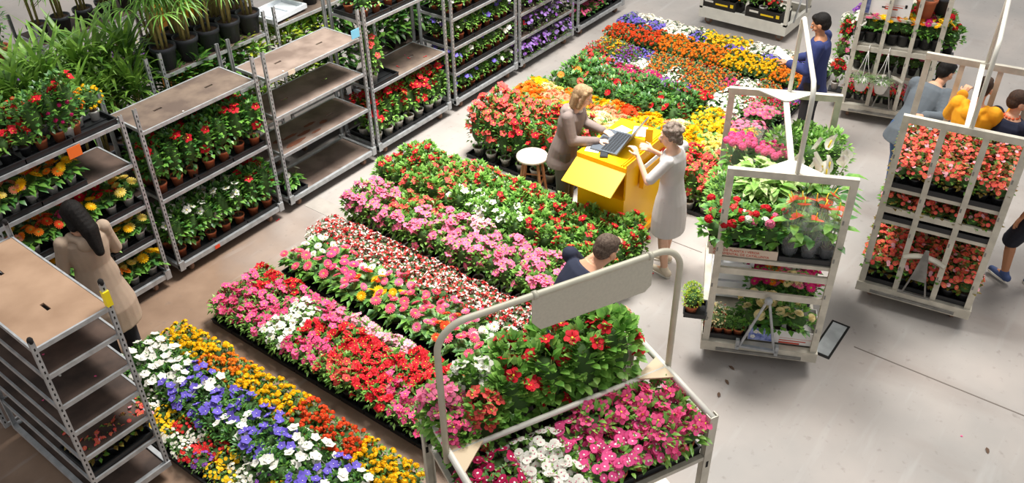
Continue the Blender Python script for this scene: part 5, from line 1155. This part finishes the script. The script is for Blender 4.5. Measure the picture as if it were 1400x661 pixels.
def hand(mb, w, d, side, curl=.5, nrm=None):
    """palm and five fingers; d = direction of the forearm, nrm = palm's back direction, side = -1 left, 1 right"""
    w = Vector(w); d = Vector(d).normalized(); n = Vector(nrm or (0,0,1)); n = (n - d*n.dot(d)).normalized(); x = d.cross(n).normalized()*side
    for k in range(5): mb.ball(w + d*(.012+.016*k), (.022,.022,.022), 8, 6)
    for fx in (-.027,-.009,.009,.027): limb(mb, w + d*.02 + x*fx*.6, w + d*.082 + x*fx, .0125, .011)
    for i, (fx, L) in enumerate(((-.030,.058),(-.010,.072),(.010,.078),(.030,.070))):   # little to index
        p = w + d*.085 + x*fx; dd = d + x*fx*3
        for sgm in range(3):
            c = curl*(.5+.45*sgm); q = (dd*math.cos(c) - n*math.sin(c)).normalized(); e = p + q*L*(.45,.30,.25)[sgm]; limb(mb, p, e, .0098-.0008*sgm, .0092-.0008*sgm); p = e
    p = w + d*.03 + x*.026; q = (d*.55 + x*.75 - n*.25).normalized()
    e = p + q*.035; limb(mb, p, e, .0125, .011); q2 = (d*.85 + x*.25 - n*.4*curl).normalized(); limb(mb, e, e+q2*.038, .0108, .009)
DEF = dict(hip=(0,0,.93), neck=(0,0,1.43), head=(0,.02,1.58), hy=0, hp=0,
  shL=(-.175,0,1.385), shR=(.175,0,1.385), elL=(-.22,-.02,1.10), elR=(.22,-.02,1.10), wrL=(-.22,.07,.86), wrR=(.22,.07,.86),
  hjL=(-.09,0,.90), hjR=(.09,0,.90), knL=(-.10,.01,.50), knR=(.10,.01,.50), anL=(-.10,-.01,.08), anR=(.10,-.01,.08), ftL=0, ftR=0, curl=.5, nL=None, nR=None, fem=False)
def person(label, loc, yaw, s, pose, skin, parts):
    J = dict(DEF); J.update(pose); V = {k: Vector(v) for k, v in J.items() if isinstance(v, tuple) and len(v) == 3}
    right = (V['shR']-V['shL']).normalized(); hr = (V['hjR']-V['hjL']).normalized()
    hip, neck, hd = V['hip'], V['neck'], V['head']; f = J['fem']
    def spine(inf=0, t0=0, t1=1):
        pr = [(0,.160,.115),(.18,.158 if f else .150,.105),(.42,.125 if f else .138,.092),(.68,.150 if f else .165,.108),(.86,.150 if f else .172,.098),(.96,.10,.07),(1.04,.055,.055)]
        out = []
        for t, a, b in pr:
            if t0-.001 <= t <= t1+.05:
                p = hip.lerp(neck, t) - Vector((0,0,.07))*(1-t) ; out.append((p, a+inf, b+inf))
        return out
    mb = MB().m(skin, True)
    rings(mb, spine(), right); limb(mb, neck-Vector((0,0,.03)), hd-Vector((0,0,.06)), .055, .050)
    Hm = Euler((J['hp'], 0, J['hy'])).to_matrix().to_4x4(); H = lambda x, y, z: hd + (Hm @ Vector((x, y, z)))
    mb.ball(H(0,-.008,.02), (.074,.092,.092), 16, 12, Hm); mb.ball(H(0,.018,-.035), (.058,.068,.072), 14, 10, Hm); mb.ball(H(0,.048,-.082), (.030,.026,.022), 10, 8, Hm)
    limb(mb, H(0,.082,.012), H(0,.104,-.022), .010, .014)
    for q in (-1,1):
        mb.ball(H(q*.012,.094,-.026), (.009,.009,.008), 8, 6, Hm); mb.ball(H(q*.078,-.005,-.01), (.012,.022,.032), 8, 6, Hm); mb.ball(H(q*.03,.078,.028), (.022,.012,.010), 8, 6, Hm); mb.ball(H(q*.045,.05,-.03), (.022,.025,.028), 8, 6, Hm)
    mb.ball(H(0,.083,-.052), (.022,.012,.011), 8, 6, Hm)
    for q, sd in (('L',-1),('R',1)):
        sh, el, wr = V['sh'+q], V['el'+q], V['wr'+q]; ff = .88 if f else 1
        mb.ball(sh, .055*ff, 10, 8); limb(mb, sh, el, .048*ff, .038*ff); limb(mb, el, wr, .038*ff, .026*ff); hand(mb, wr, (wr-el), sd, J['curl'], J['n'+q])
        hj, kn, an = V['hj'+q], V['kn'+q], V['an'+q]
        limb(mb, hj, kn, .085, .056); limb(mb, kn, kn.lerp(an,.35), .055, .055); limb(mb, kn.lerp(an,.35), an, .055, .037)
        fa = J['ft'+q]; fd = Vector((math.sin(fa), math.cos(fa), 0)); limb(mb, an-Vector((0,0,.02)), an+fd*.10-Vector((0,0,.045)), .036, .028); limb(mb, an-fd*.03-Vector((0,0,.03)), an, .036, .036)
    root = solid(mb, .0065, 'person', None, 3); root.location = loc; root.rotation_euler.z = yaw; root.scale = (s,s,s); tag(root, label, 'person')
    EYE = mat('eye_dark', '#2b201b', .3); LIP = mat('lips', '#b5615a', .5); EW = mat('eye_white', '#e9e4df', .3)
    for q in (-1,1): MB().m(EW, True).ball(H(q*.031,.077,.008), (.013,.009,.008), 8, 6, Hm).m(EYE, True).ball(H(q*.031,.0835,.008), (.006,.004,.006), 8, 6, Hm).build('eye', root)
    MB().m(LIP, True).ball(H(0,.092,-.055), (.020,.007,.007), 10, 6, Hm).build('lips', root)
    ctx = dict(V=V, J=J, spine=spine, right=right, H=H, Hm=Hm, root=root, hr=hr)
    for fn in parts: fn(ctx)
    return root
def top(mt, inf=.016, sleeve_to=1.0, t1=.98, hem=0, name='shirt', loose=0, hood=False, open_front=None):
    def fn(c):
        V, J = c['V'], c['J']; mb = MB().m(mt, True); ff = .88 if J['fem'] else 1
        rg = c['spine'](inf, 0, t1)
        rg = [(p, a+loose*(1-i/6), b+loose*(1-i/6)) for i, (p, a, b) in enumerate(rg)]
        if hem:
            p0, a0, b0 = rg[0]; rg = [(p0-Vector((0,0,hem)), a0+.03, b0+.03), (p0-Vector((0,0,hem*.5)), a0+.02, b0+.02)] + rg
        rings(mb, rg, c['right']); mb.ball(V['neck']-Vector((0,0,.045)), (.085,.07,.045), 12, 8)
        for q in 'LR':
            sh, el, wr = V['sh'+q], V['el'+q], V['wr'+q]; mb.ball(sh, .048*ff+inf, 10, 8)
            if sleeve_to <= .5: limb(mb, sh, sh.lerp(el, sleeve_to*2), .050*ff+inf, .046*ff+inf)
            else: limb(mb, sh, el, .050*ff+inf, .042*ff+inf); limb(mb, el, el.lerp(wr, (sleeve_to-.5)*2), .041*ff+inf, (.034)*ff+inf*.8)
        if hood:
            n = V['neck']; 
            for k in range(9): a = PI*(k/8)+PI; mb.ball(n+Vector((.10*math.cos(a), .085*math.sin(a)-.01, -.005-.03*abs(math.sin(a)))), .036, 9, 7)
            mb.ball(n+Vector((0,-.11,-.07)), (.10,.045,.08), 12, 8)
        return solid(mb, .009, name, c['root'], 4)
    return fn
def vneck(mt):      # inner shirt panel seen between open jacket fronts
    def fn(c):
        V = c['V']; mb = MB().m(mt, True)
        for k in range(14):
            t = k/13; p = V['hip'].lerp(V['neck'], .25+.68*t); mb.ball(p+Vector((0,.092-.035*max(0,t-.7)/.3,0)), (.05,.035,.035), 10, 7)
        solid(mb, .009, 'inner_shirt', c['root'], 5)
    return fn
def legs(mt, to=1.0, inf=.018, name='trousers'):
    def fn(c):
        V = c['V']; mb = MB().m(mt, True); rings(mb, [(p, a, b) for p, a, b in c['spine'](.012, 0, .18)], c['hr']); hp = V['hip']
        mb.ball(hp-Vector((0,0,.06)), (.165,.125,.09), 14, 10)
        for q in 'LR':
            hj, kn, an = V['hj'+q], V['kn'+q], V['an'+q]
            if to <= .5: limb(mb, hj, hj.lerp(kn, to*2), .088+inf, .066+inf)
            else: limb(mb, hj, kn, .086+inf, .060+inf); limb(mb, kn, kn.lerp(an, (to-.5)*2), .060+inf, .046+inf)
        return solid(mb, .010, name, c['root'], 4)
    return fn
def skirt(mt, z0, w0=.21, d0=.17, name='dress', inf=.014, sleeve_to=.42, waist=True):
    def fn(c):
        V, J = c['V'], c['J']; mb = MB().m(mt, True); rg = c['spine'](inf, 0, .98); p = rg[0][0]
        low = [(Vector((p.x, p.y, z0)), w0, d0), (Vector((p.x, p.y, (z0+p.z)/2)), w0*.98, d0*1.0), (Vector((p.x,p.y,p.z)), .188, .15)]
        rings(mb, low + [(q, a+.004, b+.004) for q, a, b in rg[1:]], c['right'])
        for q in 'LR': sh, el = V['sh'+q], V['el'+q]; mb.ball(sh, .054, 10, 8); limb(mb, sh, sh.lerp(el, min(1, sleeve_to*2)), .058, .056)
        if sleeve_to > .5:
            for q in 'LR': limb(mb, V['el'+q], V['el'+q].lerp(V['wr'+q], (sleeve_to-.5)*2), .054, .045)
        return solid(mb, .009, name, c['root'], 4)
    return fn
def shoes(mt, sole):
    def fn(c):
        for q in 'LR':
            an = c['V']['an'+q]; fa = c['J']['ft'+q]; fd = Vector((math.sin(fa), math.cos(fa), 0)); mb = MB().m(mt, True); g = an - Vector((0,0,.045))
            limb(mb, g-fd*.045, g+fd*.05, .044, .042); limb(mb, g+fd*.05-Vector((0,0,.003)), g+fd*.15-Vector((0,0,.008)), .042, .034); limb(mb, g-fd*.03, an+Vector((0,0,.0)), .044, .046)
            s_ = solid(mb, .007, 'shoe', c['root'], 3); x = Vector((fd.y,-fd.x,0)); b = an.z-.08
            pl = [an+fd*a_+x*w_ for a_, w_ in ((-.085,0),(-.07,.035),(0,.042),(.09,.046),(.15,.038),(.19,0),(.15,-.038),(.09,-.046),(0,-.042),(-.07,-.035))]
            MB().m(sole).plate([(p.x,p.y) for p in pl], b, b+.022).build('sole', s_)
    return fn
def hair(mt, style):
    def fn(c):
        H, Hm = c['H'], c['Hm']; mb = MB().m(mt, True)
        mb.ball(H(0,-.022,.042), (.084,.096,.086), 18, 12, Hm); mb.ball(H(0,-.045,.0), (.080,.070,.075), 14, 10, Hm)
        if style == 'short':
            mb.ball(H(0,.03,.085), (.06,.05,.034), 12, 8, Hm); mb.ball(H(0,-.05,-.03), (.066,.05,.05), 12, 8, Hm)
        if style == 'bob':
            for q in (-1,1):
                limb(mb, H(q*.062,.02,.06), H(q*.080,.005,-.09), .030, .026); limb(mb, H(q*.05,-.05,.0), H(q*.062,-.055,-.11), .045, .034)
            limb(mb, H(0,-.06,.02), H(0,-.07,-.11), .06, .045); mb.ball(H(0,.035,.09), (.06,.045,.03), 12, 8, Hm)
        if style == 'curly':
            r = random.Random(5)
            for k in range(70):
                b = math.acos(1-1.45*r.random()); a = r.random()*6.28; x, y, z = math.sin(b)*math.cos(a), math.sin(b)*math.sin(a), math.cos(b)
                if y > .35 and z < .5: continue
                mb.ball(H(x*.088, y*.100-.025, z*.092+.035), .022, 7, 5)
            for q in (-1,0,1): mb.ball(H(q*.05,-.085,-.05), .038, 8, 6)
        if style == 'long':
            for q in (-1,1): limb(mb, H(q*.06,0,.05), H(q*.072,-.03,-.10), .034, .032)
            limb(mb, H(0,-.06,.02), H(.01,-.09,-.16), .082, .078); limb(mb, H(.01,-.09,-.16), H(-.01,-.08,-.36), .078, .040)
        solid(mb, .007, 'hair', c['root'], 2)
    return fn
SL = mat('sole_white', '#e8e2d6', .6); SLD = mat('sole_dark', '#3a3330', .6)
JEANS = cloth('jeans', '#3f5c86', .2); DKT = cloth('dark_trousers', '#2d2c31'); 
HB = hairm('blond', '#ab8d68', '#8c6f50'); HG = hairm('greying', '#6b5a4e', '#8d7f73'); HK = hairm('black', '#0f0c0a', '#1c1714'); HBR = hairm('brown', '#4a3528', '#382820')
# blond woman on the far side of the desk, facing it (towards -y)
person('blond woman in grey hooded jacket leaning over the yellow desk', (2.60, -2.50, 0), PI+.25, .97,
  dict(fem=True, hip=(0,-.03,.93), neck=(0,.09,1.41), head=(0,.17,1.545), hp=-.30, hy=.1, shL=(-.165,.07,1.365), shR=(.165,.07,1.365), elL=(-.22,.12,1.13), elR=(.21,.14,1.13), wrL=(-.13,.36,1.12), wrR=(.10,.37,1.12), curl=.7),
  SKINL, [top(cloth('grey_jacket','#85766f'), .022, .98, name='hooded_jacket', hem=.12, loose=.012, hood=True), vneck(cloth('white_tee','#d3c8bf')), legs(cloth('grey_trousers','#6b655d')), shoes(BLACKP, SLD), hair(HB, 'bob')])
person('curly-haired woman in light grey dress standing before the yellow desk', (2.46, -3.80, 0), .08, .955,
  dict(fem=True, hip=(0,0,.93), neck=(0,.03,1.43), head=(-.01,.07,1.57), hy=.45, hp=-.15, elL=(-.30,.14,1.18), wrL=(-.20,.30,1.36), elR=(.25,.12,1.14), wrR=(.08,.27,1.30), curl=.9, nL=(-.3,-1,0), nR=(.3,-1,0), anL=(-.11,-.05,.08), anR=(.12,.05,.08), ftR=-.15, ftL=.2),
  SKINL, [skirt(cloth('grey_dress','#cfc9c5', .06), .50), legs(cloth('black_leggings','#17161a'), .53, .008, 'leggings'), shoes(mat('cream_canvas','#d8c9b2',.8), SL), hair(HG, 'curly')])
o = MB().m(YEL).box(-.004,.004,-.035,.035,-.07,.07).build('yellow_phone', None, (2.60, -3.44, 1.33), .4); tag(o, 'yellow phone held in the hand of the woman in the grey dress', 'phone')
person('dark-haired man in navy shirt bending over behind the grey sign', (.27, -4.0, 0), -2.05, 1.03,
  dict(hip=(0,-.12,.94), neck=(0,.26,1.37), head=(0,.39,1.465), hp=-.5, hy=.15, shL=(-.20,.20,1.35), shR=(.20,.20,1.35), elL=(-.30,.36,1.12), elR=(.24,.32,1.08), wrL=(-.28,.56,1.24), wrR=(.15,.46,.98), curl=.9),
  SKIN, [top(cloth('navy_polo','#22273a'), .018, .36, name='polo_shirt'), legs(DKT), shoes(BLACKP, SLD), hair(HG if 0 else hairm('dark_brown','#4b3c33','#6a5a4e'), 'short')])
person('man in blue shirt and black trousers reading a white paper beyond the beds', (5.42, -4.02, 0), .15, 1.02,
  dict(head=(0,.05,1.575), hp=-.35, elL=(-.24,.06,1.12), wrL=(-.17,.28,1.14), elR=(.24,.03,1.12), wrR=(.16,.24,1.08), curl=.7, neck=(0,.02,1.43)),
  SKINT, [top(cloth('blue_shirt','#2b3566'), .022, .95, hem=.10), legs(DKT), shoes(BLACKP, SLD), hair(HK, 'short')])
o = MB().m(MATS['paper']).box(-.09,.09,-.12,.12,-.001,.001).build('paper_sheet', None, (5.30, -3.66, 1.19)); o.rotation_euler = (.6,0,.2); tag(o, 'white paper held up by the man in the blue shirt', 'paper')
person('dark-haired woman in long beige cardigan browsing the gerberas', (-1.50, -.52, 0), -.15, .98,
  dict(fem=True, head=(0,.05,1.57), hp=-.5, hy=.2, elL=(-.23,.03,1.12), wrL=(-.14,.25,1.06), elR=(.23,.04,1.12), wrR=(.17,.27,1.02), curl=.7),
  SKIN, [skirt(cloth('beige_cardigan','#a8937f', .12), .42, .25, .20, 'cardigan', .024, .86), top(cloth('beige_cardigan','#a8937f'), .020, .1, name='cardigan_hood', hood=True, t1=.9), legs(DKT), shoes(BLACKP, SLD), hair(HK, 'long')])
person('dark-haired man in grey sweater leaning on the begonia cart', (4.98, -5.21, 0), -1.85, .98,
  dict(hip=(0,-.02,.93), neck=(0,.36,1.31), head=(0,.50,1.42), hp=-.5, hy=-.3, shL=(-.18,.30,1.27), shR=(.18,.30,1.27), elL=(-.25,.40,1.03), elR=(.29,.12,1.10), wrL=(-.22,.62,1.02), wrR=(.20,-.12,1.18), curl=1.1, anL=(-.10,.18,.08), knL=(-.1,.14,.5)),
  SKIN, [top(cloth('grey_sweater','#62696f', .18), .036, .95, hem=.08), legs(JEANS), shoes(mat('brown_shoe','#6d5443',.7), SLD), hair(HK, 'short')])
xk, yk = on(T2, .54, 1.15)
person('child in orange-yellow hooded sweatshirt holding the cart bars', (xk, yk, .34), -1.75, .92,
  dict(elL=(-.26,.10,1.20), wrL=(-.25,.27,1.36), elR=(.27,.12,1.22), wrR=(.27,.28,1.38), head=(0,.03,1.60), hp=-.1, curl=1.3, nL=(0,-1,0), nR=(0,-1,0)),
  SKIN, [top(cloth('yellow_hoodie','#f6a81c', .10), .034, .97, name='hooded_sweatshirt', hem=.08, loose=.01, hood=True), legs(cloth('beige_trousers','#c9bcae')), shoes(BLACKP, SLD), hair(HBR, 'short')])
xk, yk = on(T2, .84, 1.12)
person('boy in navy sweatshirt with orange collar beside the yellow-clad child', (xk, yk, .34), -2.05, .90,
  dict(elL=(-.24,.10,1.16), wrL=(-.22,.26,1.14), elR=(.24,.10,1.16), wrR=(.2,.26,1.14), hp=-.25, hy=-.5),
  SKIN, [top(cloth('navy_sweatshirt','#1d2236'), .026, .97, name='sweatshirt', hem=.06), lambda c: solid((lambda m_: [m_.ball(c['V']['neck']+Vector((.07*math.cos(a*.5), .065*math.sin(a*.5), .0)), .014, 8, 6) for a in range(13)] and m_)(MB().m(cloth('orange_collar','#e8663a'), True)), .006, 'collar', c['root'], 1), legs(JEANS), shoes(BLACKP, SLD), hair(HBR, 'short')])
person('walker in dark shorts and blue sneakers beside the begonia cart', (4.22, -6.72, 0), -.55, .95,
  dict(knL=(-.11,.16,.50), anL=(-.12,.10,.12), knR=(.10,-.02,.50), anR=(.10,-.16,.08)),
  SKINT, [top(cloth('dark_tee','#2a2c35'), .02, .4), legs(cloth('navy_shorts','#20222e'), .5, .03, 'shorts'), shoes(mat('blue_sneaker','#3f4f78',.7), SL), hair(HBR, 'short')])
bpy.data.scenes.remove(BENCH)
